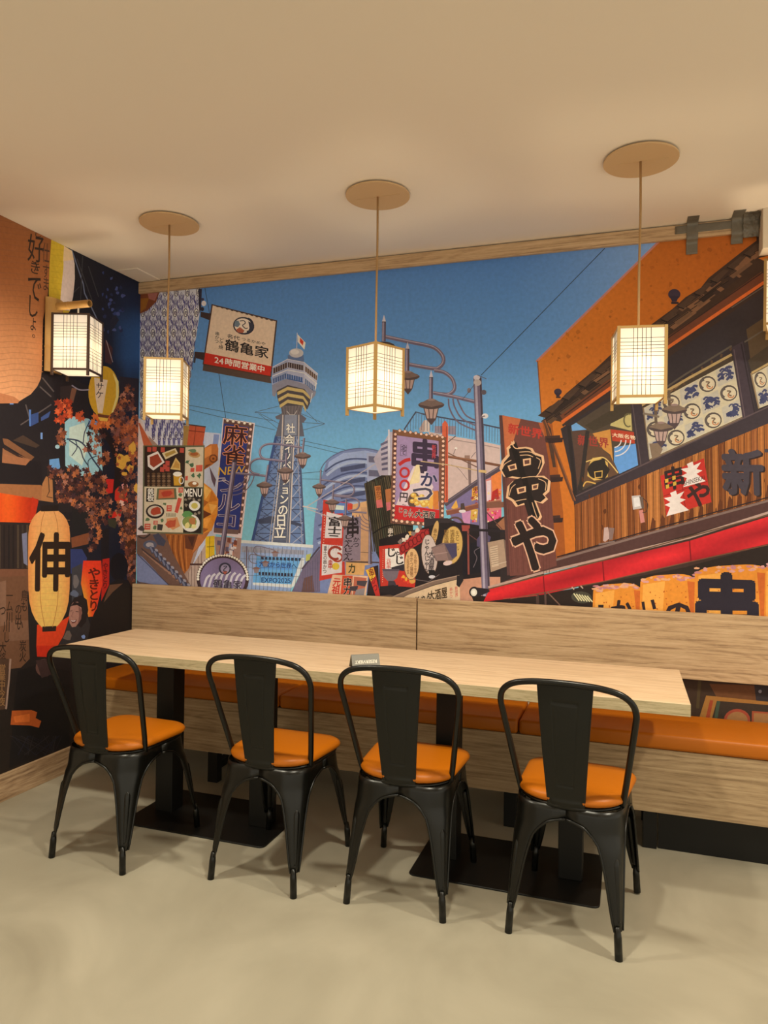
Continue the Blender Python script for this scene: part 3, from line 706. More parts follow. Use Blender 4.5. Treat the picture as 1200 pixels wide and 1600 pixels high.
m.P([(470, 135), (495, 135), (490, 270), (478, 300)], (48, 44, 58)); m.E(508, 232, 16, 18, (206, 198, 194)); m.E(500, 205, 10, 10, (60, 60, 80)); m.E(498, 270, 12, 14, (48, 44, 54))
m.L([(515, 130), (545, 290), (655, 1000)], 3.5, (44, 46, 66))
# crane-and-tortoise sign
m.P([(488, 288), (560, 300), (560, 350), (486, 322)], (62, 48, 46)); m.P([(446, 555), (512, 560), (505, 612), (444, 595)], (62, 48, 46)); m.P([(440, 590), (456, 592), (450, 632), (438, 628)], (60, 58, 70))
m.P([(505, 637), (955, 720), (962, 768), (500, 682)], (82, 66, 58))
m.P([(560, 236), (1000, 346), (960, 726), (500, 640)], (74, 52, 44)); m.P([(568, 246), (990, 352), (952, 714), (510, 632)], (212, 188, 160))
m.P([(518, 562), (964, 654), (954, 718), (508, 636)], (186, 48, 36))
for k in range(12): m.L([(590+k*33, 252+k*8.5), (606+k*33, 256+k*8.5)], 5, (70, 56, 52)); m.L([(994-k*3.2, 380+k*28), (993-k*3.2, 392+k*28)], 6, (70, 56, 52))
m.E(775, 382, 72, 59, (50, 50, 60), 0.2); m.E(772, 381, 60, 49, (222, 202, 178), 0.2); m.O(796, 378, 40, 44, 14, (50, 50, 60), 0, -80, 90)
m.P([(716, 350), (740, 346), (752, 372), (736, 392), (712, 384)], (104, 118, 128)); m.P([(722, 410), (750, 390), (780, 414), (770, 430), (740, 428)], (168, 92, 66)); m.S([(748, 350), (776, 348), (786, 364), (768, 380), (788, 400), (802, 396)], 6, (50, 50, 60))
m.P([(806, 352), (836, 366), (842, 396), (822, 420), (800, 430), (814, 396)], (60, 60, 72))
m.T('名代', (664, 436), (742, 454), (740, 480), (662, 462), (46, 42, 42), 0.03); m.T('つるかめや', (760, 458), (908, 492), (906, 514), (758, 480), (58, 52, 50), 0.02)
m.T('鶴亀家', (650, 472), (918, 528), (912, 602), (644, 546), (40, 38, 40), 0.035)
m.VT('串かつ', (584, 420), (612, 426), (606, 502), (578, 496), (50, 44, 42), 0.02); m.VT('どて焼', (612, 462), (640, 468), (634, 542), (606, 536), (50, 44, 42), 0.02)
m.T('24', (582, 590), (640, 602), (638, 640), (580, 628), (240, 226, 206), 0.03, em=False); m.T('時間営業中', (650, 600), (894, 650), (890, 694), (646, 644), (240, 226, 206), 0.045)
# mahjong sign
m.use(200, 640, 0.23333)
m.P([(636, 56), (850, 90), (762, 862), (570, 830)], (206, 190, 186)); m.P([(642, 64), (842, 96), (754, 830), (576, 800)], (92, 66, 60)); m.P([(642, 92), (808, 118), (742, 806), (578, 790)], (44, 54, 112))
m.bulbs((824, 110), (752, 800), 15, 9, (214, 178, 160), (112, 78, 68)); m.bulbs((648, 70), (838, 98), 5, 9, (232, 212, 190), (150, 120, 100)); m.P([(576, 792), (744, 806), (738, 836), (574, 824)], (104, 82, 76))
for ch, a, bq in (('麻', (640, 104, 790, 240), 0), ('雀', (634, 240, 778, 372), 0)):
    x0, y0, x1, y1 = a; q = ((x0, y0), (x1, y0+14), (x1-8, y1+8), (x0-8, y1-6)); m.G(ch, *q, (208, 132, 84), 0.085); m.G(ch, *q, (58, 30, 36), 0.022)
m.T('NEW', (610, 386), (786, 378), (782, 424), (604, 442), (206, 160, 48), 0.012, em=False)
for ch, x0, y0, x1, y1 in (('マ', 604, 444, 770, 556), ('ン', 604, 460, 760, 560), ('ル', 596, 560, 744, 690), ('コ', 580, 690, 730, 790)):
    if ch == 'マ': continue
    q = ((x0, y0), (x1, y0+10), (x1-10, y1+6), (x0-10, y1-4)); m.G(ch, *q, (206, 192, 178), 0.05); m.G(ch, *q, (64, 56, 98), 0.012)
m.L([(606, 460), (650, 458), (655, 474), (606, 480)], 5, (196, 182, 170))
# carved golden figure behind the menu board
m.P([(225, 830), (500, 826), (500, 890), (440, 960), (410, 1060), (370, 1110), (320, 1095), (262, 1040), (230, 990)], (146, 84, 40))
for k in range(9): m.S([(250+k*18, 840), (245+k*18, 940), (300+k*12, 1080)], 6, (102, 54, 26) if k % 2 else (178, 112, 54))
m.P([(380, 840), (470, 835), (440, 940), (385, 930)], (96, 54, 34)); m.P([(400, 850), (450, 850), (430, 920)], (70, 42, 32)); m.P([(470, 835), (550, 815), (500, 890), (430, 960)], (170, 104, 58))
m.P([(495, 480), (560, 530), (605, 600), (600, 700), (560, 812), (495, 832)], (206, 134, 50))
for t3, c in ((((500, 500), (560, 540), (520, 600)), (226, 168, 84)), (((560, 540), (600, 610), (540, 620)), (190, 112, 40)), (((500, 600), (540, 620), (500, 660)), (160, 88, 34)), (((500, 670), (560, 700), (505, 730)), (96, 50, 28)), (((540, 630), (598, 640), (560, 700)), (228, 162, 78)), (((560, 705), (596, 700), (562, 800)), (206, 126, 44)), (((505, 735), (560, 720), (520, 800)), (222, 150, 64)), (((500, 790), (540, 800), (500, 830)), (150, 86, 40))): m.P(t3, c)
m.P([(508, 260), (550, 232), (598, 230), (606, 262), (602, 340), (560, 372), (508, 404)], (168, 98, 46)); m.P([(508, 262), (560, 240), (560, 300), (510, 330)], (196, 124, 62)); m.O(572, 328, 24, 24, 9, (104, 58, 34)); m.E(572, 328, 8, 8, (98, 52, 30)); m.P([(520, 372), (560, 362), (510, 400)], (110, 60, 32))
m.P([(372, 105), (520, 120), (500, 245), (372, 245)], (150, 116, 62)); m.P([(412, 104), (520, 120), (500, 245), (396, 240)], (172, 78, 50)); m.L([(408, 140), (515, 152)], 5, (104, 44, 32)); m.L([(455, 110), (440, 240)], 5, (118, 52, 36)); m.L([(370, 96), (522, 116)], 8, (66, 48, 44))
# menu board
m.P([(102, 240), (514, 240), (503, 836), (98, 828)], (92, 92, 66)); m.P([(112, 246), (382, 250), (378, 514), (110, 512)], (50, 36, 30)); m.P([(386, 252), (506, 250), (502, 520), (380, 516)], (192, 176, 146)); m.P([(110, 516), (374, 520), (368, 824), (106, 818)], (196, 180, 148)); m.P([(378, 524), (498, 524), (492, 828), (372, 824)], (40, 34, 30))
m.P([(130, 310), (200, 278), (246, 352), (170, 408), (134, 380)], (212, 200, 186)); m.P([(146, 318), (200, 296), (230, 350), (172, 388), (148, 368)], (146, 62, 42)); m.P([(228, 292), (318, 258), (336, 292), (252, 334)], (200, 182, 140)); m.P([(246, 296), (312, 270), (322, 288), (256, 318)], (160, 128, 60))
m.P([(284, 398), (320, 320), (350, 360), (352, 408)], (196, 164, 96)); m.P([(300, 388), (322, 340), (344, 366), (344, 394)], (176, 130, 62))
for x, y in ((130, 250), (165, 248), (220, 252), (348, 256), (216, 384), (236, 366), (252, 380), (252, 342)): m.P([(x, y), (x+28, y+2), (x+26, y+34), (x-1, y+32)], (172, 72, 58))
for k in range(5):
    for j in range(6): m.E(138+k*34, 430+j*16, 13 if k else 9, 8, (122, 96, 70) if j % 2 else (96, 70, 48), n=8)
m.P([(304, 430), (362, 430), (356, 508), (308, 508)], (188, 140, 44)); m.E(332, 432, 30, 16, (222, 214, 204)); m.O(358, 474, 14, 22, 6, (206, 198, 184))
m.E(444, 300, 40, 22, (170, 132, 80), 0.2); m.E(444, 298, 28, 12, (146, 82, 44)); m.blob(432, 274, 24, (96, 118, 84), 8, 0.4, 12)
for x, y in ((400, 352), (430, 366), (440, 442), (480, 442)): m.blob(x, y, 14, (66, 96, 66), 8, 0.6)
m.P([(420, 392), (446, 390), (444, 418), (418, 418)], (184, 76, 56)); m.P([(456, 372), (500, 370), (498, 414), (454, 416)], (188, 84, 64)); m.P([(384, 446), (402, 444), (400, 474), (382, 474)], (184, 80, 62)); m.E(438, 500, 36, 20, (146, 96, 54)); m.E(446, 494, 14, 10, (224, 214, 190))
m.P([(124, 526), (176, 528), (174, 620), (122, 616)], (36, 30, 28)); m.VT('鉄板', (130, 530), (172, 532), (170, 616), (128, 612), (220, 212, 196), 0.04)
m.P([(196, 528), (322, 526), (328, 600), (190, 604)], (92, 96, 66)); m.P([(208, 536), (308, 532), (312, 590), (204, 596)], (178, 98, 62)); m.blob(258, 562, 36, (166, 62, 44), 9, 0.3, 22)
m.E(182, 682, 62, 48, (46, 38, 36)); m.E(182, 680, 50, 36, (188, 174, 150)); m.blob(184, 680, 40, (158, 66, 44), 10, 0.25, 26)
for x, y, sx, sy in ((340, 522, 30, 34), (260, 640, 34, 42), (112, 764, 40, 40), (172, 744, 28, 26), (176, 640, 0, 0)):
    if sx: m.P([(x, y), (x+sx, y), (x+sx-2, y+sy), (x-2, y+sy)], (184, 78, 60)); m.L([(x+6, y+sy*0.3), (x+sx-6, y+sy*0.3)], 4, (206, 190, 160)); m.L([(x+6, y+sy*0.65), (x+sx-6, y+sy*0.65)], 4, (206, 190, 160))
m.P([(336, 590), (362, 596), (334, 694), (312, 686)], (184, 74, 58)); m.P([(198, 766), (236, 770), (228, 810), (196, 806)], (60, 54, 50)); m.P([(258, 730), (330, 720), (350, 780), (300, 806), (262, 776)], (190, 130, 84)); m.blob(298, 760, 36, (172, 78, 52), 9, 0.5, 28)
for k in range(7): m.L([(262+k*9, 718), (258+k*10, 694)], 4, (74, 84, 62))
for x, y in ((130, 738), (230, 742), (180, 790), (352, 570), (244, 630), (360, 664)): m.blob(x, y, 12, (84, 106, 70), 7, 0.6)
m.T('MENU', (380, 530), (496, 530), (494, 584), (378, 582), (228, 222, 210), 0.03, em=False)
for x, y in ((388, 604), (412, 596), (440, 602), (478, 606), (390, 640), (478, 690), (452, 700)): m.blob(x, y, 10, (130, 118, 98), 10, 0.5)
m.E(446, 644, 38, 34, (204, 200, 184)); m.E(446, 644, 22, 20, (180, 166, 80)); m.E(420, 760, 62, 58, (206, 200, 184)); m.E(412, 752, 48, 42, (122, 132, 70)); m.blob(400, 700, 34, (88, 132, 76), 9, 0.3, 24); m.blob(432, 744, 26, (164, 108, 62), 9, 0.4); m.blob(398, 776, 22, (206, 192, 120), 9, 0.3); m.blob(440, 784, 16, (206, 196, 130), 9, 0.3)
# roof of grey tiles, bottom left
m.P([(60, 840), (250, 830), (300, 960), (430, 1195), (60, 1195)], (104, 78, 66))
for k in range(10): m.L([(90+k*28, 930+k*22), (190+k*24, 1010+k*18)], 8, (66, 54, 54)); m.L([(100+k*28, 950+k*24), (200+k*22, 1032+k*16)], 6, (150, 112, 90))
m.P([(60, 965), (100, 990), (290, 1192), (60, 1150)], (118, 124, 152)); m.P([(60, 1140), (120, 1195), (60, 1195)], (70, 68, 78)); m.L([(66, 970), (290, 1190)], 6, (66, 66, 80))
m.E(148, 905, 46, 30, (82, 84, 98)); m.E(146, 905, 26, 16, (160, 150, 146)); m.P([(166, 840), (205, 828), (255, 880), (240, 915), (200, 905)], (66, 66, 78)); m.S([(70, 850), (110, 860), (150, 832)], 9, (52, 46, 44)); m.blob(90, 800, 20, (70, 60, 58), 8, 0.4)
for k in range(10):
    x = 140+k*27; y = 920+k*29; m.P([(x, y), (x+26, y-12), (x+46, y+30), (x+20, y+46)], (62, 64, 80)); m.P([(x+5, y+2), (x+16, y-4), (x+32, y+32), (x+22, y+38)], (112, 114, 130)); m.E(x+24, y-8, 13, 8, (146, 140, 144), 0.6, 10)
# round shop sign with bulbs
m.E(635, 1130, 176, 166, (62, 46, 48), 0, 36)
for k in range(30):
    a = math.radians(178+k*6.35); m.E(635+166*math.cos(a), 1130+156*math.sin(a), 9, 9, (232, 214, 190), n=8)
m.E(635, 1135, 152, 142, (122, 108, 138), 0, 36)
for k in range(8):
    x = 505+k*34; m.S([(x+46, 1080+abs(k-3.5)*8), (x+22, 1110+abs(k-3.5)*6), (x, 1200)], 15, (196, 190, 196))
m.E(650, 1064, 42, 40, (56, 54, 68)); m.E(650, 1066, 30, 30, (150, 138, 160)); m.S([(640, 1050), (662, 1050), (640, 1076), (664, 1084)], 6, (56, 54, 68)); m.P([(632, 1084), (668, 1084), (650, 1106)], (160, 84, 66))
m.T('鶴亀家', (572, 1138), (750, 1150), (744, 1212), (566, 1200), (58, 52, 62), 0.035); m.L([(416, 1036), (500, 1036)], 12, (70, 48, 44))
# street lamps, left
PL = (104, 92, 108); PH = (158, 146, 156); PD = (66, 56, 66)
def pole(a, bq, w):
    m.L([a, bq], w, PL); m.L([(a[0]-w*0.2, a[1]), (bq[0]-w*0.2, bq[1])], w*0.28, PH); m.L([(a[0]+w*0.36, a[1]), (bq[0]+w*0.36, bq[1])], w*0.2, PD)
def arm(pts, w, n=8):
    m.S(pts, w, PL, n); m.S([(x-w*0.1, y-w*0.22) for x, y in pts], w*0.25, PH, n)
def lamp(x, y, r, hat=(112, 92, 84)):
    m.P([(x-r*0.62, y+r*0.1), (x+r*0.62, y+r*0.1), (x+r*0.36, y+r*1.05), (x-r*0.36, y+r*1.05)], (170, 142, 130))
    for u in (-0.6, -0.22, 0.2, 0.58): m.L([(x+r*u, y+r*0.1), (x+r*u*0.6, y+r*1.05)], r*0.07, (78, 62, 62))
    m.P([(x-r*0.4, y+r*1.03), (x+r*0.4, y+r*1.03), (x+r*0.26, y+r*1.24), (x, y+r*1.55), (x-r*0.26, y+r*1.24)], (80, 64, 64))
    m.E(x, y, r, r*0.32, (78, 64, 62)); m.P([(x-r*0.98, y-r*0.05), (x-r*0.3, y-r*0.42), (x+r*0.3, y-r*0.42), (x+r*0.98, y-r*0.05), (x, y+r*0.16)], hat); m.E(x, y-r*0.40, r*0.3, r*0.09, (140, 116, 108))
arm([(700, 424), (800, 432), (922, 444)], 15); arm([(1048, 346), (930, 332), (868, 330), (824, 356), (816, 396), (836, 424), (880, 434)], 15); arm([(1172, 256), (1010, 232), (934, 232), (892, 256), (884, 296), (904, 326), (960, 338)], 15)
for k in range(3): m.O(700, 410, 96+k*26, 110+k*26, 7, PL, 0, 10, 96)
pole((1180, 190), (1166, 310), 14); pole((1062, 290), (1056, 410), 14); pole((940, 370), (920, 500), 14); lamp(1170, 312, 56); lamp(1054, 412, 56); lamp(914, 508, 54)
pole((716, 340), (626, 972), 34); m.P([(700, 352), (716, 316), (732, 354)], PD)
# signs in the middle of the street
m.use(380, 680, 0.21667)
m.P([(790, 500), (905, 470), (930, 930), (760, 960)], (204, 160, 112)); m.P([(850, 520), (905, 520), (905, 920), (850, 930)], (188, 146, 108)); m.L([(905, 480), (925, 930)], 12, (104, 84, 76)); m.L([(740, 912), (980, 918)], 10, (70, 54, 52)); m.L([(730, 835), (935, 850)], 4, (74, 60, 62))
m.P([(578, 466), (782, 490), (780, 545), (720, 560), (735, 1010), (550, 1050), (560, 760)], (186, 58, 46)); m.P([(640, 478), (776, 494), (770, 560), (660, 566)], (92, 122, 176)); m.P([(648, 500), (730, 510), (726, 540), (650, 536)], (196, 206, 214)); m.P([(752, 494), (790, 496), (785, 545), (750, 540)], (196, 66, 48))
m.P([(602, 552), (716, 580), (712, 742), (588, 742)], (206, 196, 196)); m.bulbs((588, 560), (572, 1010), 22, 4, (220, 170, 150), (150, 40, 34))
m.T('富', (612, 590), (702, 596), (698, 660), (606, 656), (40, 34, 38), 0.05); m.T('士', (610, 660), (702, 664), (698, 720), (604, 716), (40, 34, 38), 0.05); m.L([(622, 724), (686, 728)], 9, (40, 34, 38))
m.P([(570, 785), (716, 800), (712, 990), (566, 1012)], (206, 196, 190))
for k in range(6): m.L([(600+k*20, 790), (590+k*20, 830)], 4, (160, 150, 160))
m.O(665, 850, 46, 44, 18, (140, 52, 40), 0, 60, 330); m.O(680, 880, 34, 30, 13, (160, 60, 42), 0, -90, 150); m.E(668, 945, 26, 26, (206, 176, 60)); m.VT('富士の串かつ', (580, 800), (604, 802), (600, 1000), (572, 1000), (44, 36, 40), 0.02); m.VT('串', (612, 900), (644, 902), (642, 968), (610, 968), (166, 52, 40), 0.04)
m.P([(728, 600), (850, 585), (846, 905), (712, 912)], (134, 118, 128)); m.T('串', (742, 596), (832, 590), (830, 736), (740, 742), (44, 36, 40), 0.06); m.VT('かつ', (792, 738), (836, 736), (834, 810), (790, 812), (44, 36, 40), 0.03); m.VT('じゃんじゃん', (724, 720), (790, 716), (786, 905), (716, 908), (40, 32, 36), 0.035)
m.P([(740, 915), (880, 925), (870, 1010), (740, 1005)], (206, 158, 96)); m.VT('カ', (756, 930), (810, 930), (808, 1000), (752, 1000), (72, 66, 40), 0.05)
m.P([(645, 1005), (900, 1015), (885, 1170), (600, 1170)], (210, 172, 138)); m.P([(716, 1012), (790, 1014), (780, 1165), (700, 1160)], (196, 76, 48)); m.VT('元祖', (650, 1030), (702, 1034), (690, 1150), (634, 1146), (186, 44, 34), 0.05); m.VT('串カ', (722, 1030), (784, 1034), (776, 1160), (712, 1156), (38, 32, 34), 0.05, (220, 190, 160), 0.1)
m.P([(800, 1020), (890, 1030), (870, 1160), (790, 1165)], (176, 96, 72)); m.P([(820, 1050), (896, 1050), (880, 1092), (820, 1080)], (70, 62, 66)); m.P([(770, 1090), (830, 1085), (820, 1125), (765, 1120)], (66, 58, 62)); m.P([(815, 1115), (880, 1100), (870, 1160), (800, 1165)], (136, 126, 124))
# right-hand small street lamps
pole((918, 540), (912, 930), 22)
arm([(560, 322), (700, 340), (768, 352), (800, 384), (790, 424), (750, 438), (640, 428)], 13); arm([(640, 436), (770, 450), (822, 466), (836, 500), (818, 534), (760, 548), (890, 560)], 13)
for k in range(4): m.O(925, 560, 66+k*22, 60+k*24, 5, PL, 0, 92, 172)
pole((560, 250), (556, 360), 13); pole((652, 356), (646, 470), 13); pole((744, 460), (738, 585), 13); lamp(548, 372, 50); lamp(642, 486, 52); lamp(734, 602, 52)
m.L([(1060, 140), (460, 514)], 6, (176, 164, 162)); m.L([(430, 512), (540, 535)], 9, (190, 178, 170)); m.L([(460, 530), (700, 620)], 6, (176, 164, 162))
# dark bundle of bamboo poles
random.seed(9)
m.P([(872, 350), (1050, 265), (1110, 285), (1230, 560), (1220, 800), (1000, 830), (985, 900), (960, 850), (920, 640)], (44, 40, 34))
for k in range(17):
    x = 880+k*12.5; m.L([(x, 345-k*4.5+random.uniform(-14, 14)), (x+30+k*3.2, 640), (x+52+k*4, 840)], random.uniform(6, 9), random.choice([(66, 62, 48), (84, 74, 56), (58, 52, 42), (96, 84, 62), (70, 76, 58)]))
for k in range(16): m.L([(890+k*12, 350-k*4+random.uniform(0, 60)), (925+k*14, 640)], 2.5, (24, 22, 20))
m.P([(946, 368), (990, 362), (1008, 520), (964, 526)], (178, 112, 60)); m.P([(1024, 392), (1066, 384), (1066, 536), (1036, 546)], (172, 108, 64)); m.P([(958, 470), (1000, 464), (1008, 520), (964, 526)], (200, 104, 100)); m.P([(1030, 486), (1066, 480), (1066, 536), (1036, 546)], (196, 104, 108)); m.VT('串かつ', (954, 374), (988, 370), (998, 466), (962, 470), (122, 64, 40), 0.03)
m.S([(935, 710), (1010, 665), (1110, 645), (1220, 660)], 10, (30, 28, 28)); m.VT('串かつ', (1042, 672), (1080, 672), (1078, 792), (1040, 792), (196, 182, 164), 0.06)
# building behind the bulb sign
m.use(560, 640, 0.18333)
m.P([(130, 420), (270, 190), (300, 190), (300, 560), (180, 560)], (168, 158, 168)); m.L([(260, 170), (262, 560)], 14, (196, 190, 196))
for k in range(6): m.P([(190+k*2, 290+k*42), (250, 262+k*46), (250, 284+k*46), (190+k*2, 310+k*42)], (92, 88, 110))
m.P([(600, 190), (760, 220), (1010, 262), (1210, 305), (1210, 520), (800, 800), (600, 800)], (192, 168, 158)); m.P([(520, 160), (560, 90), (605, 90), (610, 190), (520, 190)], (166, 142, 132)); m.P([(560, 90), (606, 90), (606, 190), (560, 190)], (196, 178, 164)); m.P([(650, 140), (832, 140), (832, 215), (650, 200)], (138, 124, 132)); m.P([(700, 140), (760, 140), (760, 200), (700, 195)], (96, 90, 108))
m.L([(390, 170), (490, 20), (560, 40), (780, 80), (1010, 115), (1215, 160)], 12, (66, 66, 84))
for k in range(34): x = 420+k*24; y = (170-(x-390)*1.35) if x < 490 else 25+(x-490)*0.19; m.L([(x, y), (x-2, y+130 if x > 600 else y+140)], 4, (84, 88, 110))
m.L([(770, 250), (1010, 290), (1200, 330)], 8, (150, 128, 124)); m.L([(760, 280), (830, 225)], 8, (92, 74, 70)); m.E(832, 330, 12, 9, (216, 206, 200)); m.L([(828, 335), (810, 380)], 6, (120, 104, 104)); m.L([(1000, 360), (960, 410)], 6, (120, 104, 104))
m.P([(905, 390), (950, 390), (952, 440), (905, 440)], (140, 110, 96)); m.P([(930, 440), (960, 440), (960, 640), (940, 640)], (118, 98, 94)); m.S([(790, 470), (850, 500), (930, 600)], 4, (110, 94, 94)); m.L([(745, 360), (1010, 490)], 10, (110, 80, 66)); m.L([(760, 400), (1010, 440), (1220, 480)], 22, (112, 74, 56)); m.L([(760, 396), (1010, 434)], 6, (150, 104, 76))
# colourful posters under the slanted beam
m.P([(740, 830), (1000, 650), (1220, 480), (1220, 1030), (860, 1030)], (116, 104, 140))
for pts, c in ((((1080, 600), (1220, 540), (1220, 1000), (1090, 1010)), (196, 120, 110)), (((1130, 560), (1220, 520), (1220, 720), (1150, 780)), (214, 122, 62)), (((1140, 700), (1190, 670), (1200, 760), (1130, 780)), (166, 44, 40)), (((1090, 610), (1130, 600), (1130, 770), (1095, 780)), (210, 190, 196)), (((1095, 880), (1215, 850), (1215, 1000), (1095, 1010)), (206, 88, 122)), (((970, 660), (1020, 650), (1020, 760), (965, 780)), (206, 150, 62)), (((955, 840), (1020, 850), (1010, 960), (950, 930)), (196, 156, 70)), (((880, 880), (960, 860), (950, 1000), (900, 1010)), (186, 130, 164)), (((790, 840), (835, 770), (850, 830), (830, 850)), (214, 160, 70))): m.P(pts, c)
random.seed(21)
for k in range(44):
    x = random.choice([random.uniform(970, 1020), random.uniform(1100, 1215)]); y = random.uniform(680, 980); m.blob(x, y, random.uniform(6, 14), random.choice([(214, 170, 90), (196, 66, 60), (224, 196, 150), (150, 66, 60), (206, 110, 140)]), 6, 0.5)
m.VT('串かつ', (974, 664), (1018, 656), (1016, 756), (970, 768), (122, 44, 36), 0.04)
m.L([(735, 810), (1010, 620), (1215, 495)], 40, (78, 68, 78)); m.L([(735, 800), (1010, 608), (1215, 482)], 8, (110, 98, 104)); m.L([(750, 880), (900, 850), (1030, 815), (1215, 790)], 44, (126, 76, 60)); m.L([(750, 862), (900, 832), (1030, 798), (1215, 772)], 8, (160, 108, 84))
m.E(886, 866, 30, 14, (206, 196, 190)); m.P([(872, 800), (900, 796), (910, 850), (870, 856)], (70, 58, 56)); m.L([(760, 985), (900, 990), (1030, 1008), (1215, 1030)], 22, (44, 38, 42)); m.O(825, 990, 70, 70, 18, (92, 70, 62), 0, 180, 360); m.P([(900, 1000), (930, 1000), (930, 1200), (900, 1200)], (120, 70, 62))
# sign ringed with bulbs
m.P([(715, 120), (740, 92), (764, 126), (764, 790), (712, 790)], (196, 92, 62)); m.L([(752, 140), (752, 780)], 8, (152, 62, 46))
m.P([(292, 168), (748, 236), (726, 1006), (272, 968)], (112, 74, 58)); m.P([(300, 175), (345, 180), (320, 970), (285, 965)], (92, 58, 56)); m.P([(330, 220), (684, 268), (688, 968), (304, 934)], (152, 128, 160)); m.P([(305, 175), (745, 240), (740, 270), (330, 215)], (120, 80, 54))
m.P([(490, 440), (545, 440), (640, 660), (560, 830), (320, 812)], (206, 186, 184)); m.P([(500, 450), (530, 450), (520, 620), (430, 640)], (214, 190, 130))
m.T('串', (434, 262), (676, 286), (676, 540), (434, 512), (58, 46, 64), 0.075); m.P([(520, 480), (575, 485), (558, 545), (530, 540)], (58, 46, 64)); m.P([(498, 470), (520, 470), (524, 610), (440, 640), (470, 560)], (216, 196, 150))
m.E(470, 770, 48, 66, (92, 72, 62), 0.3); m.E(680, 740, 60, 44, (112, 84, 66))
for x, y, r in ((470, 730, 26), (500, 760, 28), (545, 790, 30), (460, 780, 24), (500, 800, 26), (585, 790, 28), (560, 810, 30), (628, 780, 26), (610, 815, 26), (540, 740, 24)): m.E(x, y, r, r*0.8, (206, 160, 70), n=9); m.E(x-4, y-6, r*0.5, r*0.4, (228, 196, 112), n=8)
m.P([(620, 700), (680, 690), (686, 850), (640, 850)], (196, 118, 56)); m.P([(610, 720), (640, 680), (634, 850), (600, 840)], (216, 162, 74))
m.T('か', (528, 536), (668, 548), (656, 668), (516, 656), (52, 52, 82), 0.05, (196, 182, 186), 0.09); m.T('つ', (456, 640), (634, 650), (620, 800), (444, 786), (70, 66, 84), 0.05, (222, 206, 190), 0.10)
m.S([(346, 470), (396, 436), (444, 424)], 30, (176, 44, 42)); m.O(394, 536, 36, 38, 19, (178, 44, 42)); m.O(394, 645, 36, 40, 19, (178, 44, 42)); m.T('円', (350, 706), (420, 712), (414, 792), (344, 786), (62, 50, 58), 0.05); m.T('〜', (372, 796), (406, 798), (404, 830), (370, 828), (92, 70, 74), 0.02)
m.L([(362, 298), (412, 304), (406, 396), (356, 390)], 4, (70, 58, 74), True); m.VT('全て', (364, 302), (410, 308), (404, 394), (358, 388), (62, 50, 66), 0.03); m.VT('新世界', (626, 300), (662, 306), (658, 422), (622, 416), (176, 60, 62), 0.04)
m.P([(312, 812), (560, 838), (688, 856), (690, 970), (302, 936)], (184, 42, 44)); m.T('じゃん', (340, 834), (456, 848), (452, 892), (336, 878), (48, 28, 32), 0.03, (232, 214, 210), 0.1); m.T('じゃん', (380, 872), (490, 884), (486, 926), (376, 914), (48, 28, 32), 0.03, (232, 214, 210), 0.1); m.T('大酒屋', (490, 856), (642, 876), (636, 940), (484, 920), (44, 26, 30), 0.05, (232, 214, 210), 0.11)
m.bulbs((316, 190), (298, 960), 19, 12); m.bulbs((724, 250), (714, 1000), 19, 12); m.bulbs((330, 176), (740, 238), 9, 12, (216, 176, 150)); m.bulbs((300, 945), (720, 990), 9, 13)
m.L([(530, 440), (760, 470), (1015, 520), (1080, 535)], 9, (178, 150, 110))
# crowded shop front below the bulb sign
m.use(560, 740, 0.18333)
m.P([(150, 1000), (600, 700), (1210, 700), (1210, 1180), (60, 1180)], (96, 74, 62))
m.P([(560, 380), (760, 380), (900, 440), (560, 520)], (52, 44, 46))
m.use(0, 0, 1); m.P([(752, 820), (806, 800), (870, 940), (740, 960)], (44, 36, 36)); m.use(560, 740, 0.18333)
m.P([(180, 560), (700, 420), (900, 420), (1210, 470), (1210, 900), (900, 900), (500, 1010), (180, 1040)], (36, 30, 32)); m.P([(880, 610), (1110, 560), (1110, 830), (890, 870)], (30, 28, 34))
m.S([(980, 800), (1010, 720), (990, 660), (1060, 620)], 6, (104, 92, 96)); m.L([(935, 480), (940, 860)], 16, (132, 70, 60)); m.L([(930, 510), (1030, 580)], 8, (92, 60, 58)); m.P([(880, 440), (950, 440), (950, 490), (885, 490)], (150, 70, 62))
m.P([(1010, 560), (1060, 490), (1130, 540), (1100, 640), (1010, 620)], (78, 70, 96))
m.P([(176, 620), (350, 600), (400, 620), (402, 940), (190, 966)], (184, 54, 42)); m.P([(228, 642), (390, 632), (392, 830), (230, 810)], (216, 206, 192)); m.bulbs((212, 640), (206, 930), 16, 4, (226, 160, 130), (140, 40, 34))
m.T('じ', (236, 632), (316, 636), (314, 716), (234, 712), (40, 36, 40), 0.06); m.T('ゃ', (300, 650), (364, 654), (360, 712), (296, 708), (40, 36, 40), 0.04); m.T('じ', (306, 700), (386, 704), (384, 780), (304, 776), (40, 36, 40), 0.06); m.VT('元祖串', (238, 724), (276, 726), (274, 812), (236, 810), (186, 70, 60), 0.03); m.P([(280, 800), (390, 770), (392, 830), (284, 820)], (48, 44, 50))
m.P([(345, 830), (490, 900), (480, 970), (340, 960)], (186, 50, 40))
for k in range(9): m.blob(370+k*13, 900+random.uniform(-24, 30), 14, (222, 160, 60) if k % 2 else (206, 66, 44), 7, 0.5)
m.E(460, 915, 26, 22, (206, 150, 72))
# grey stone bowl and spotlight
m.P([(205, 815), (350, 815), (330, 890), (290, 920), (250, 915), (216, 880)], (112, 98, 104)); m.P([(205, 812), (352, 812), (346, 830), (210, 830)], (84, 74, 82)); m.P([(255, 915), (310, 915), (340, 990), (250, 1000)], (62, 54, 60)); m.E(318, 992, 22, 16, (190, 174, 162)); m.E(360, 992, 20, 14, (176, 162, 156)); m.P([(190, 960), (300, 950), (460, 990), (300, 1040), (190, 1010)], (40, 34, 36))
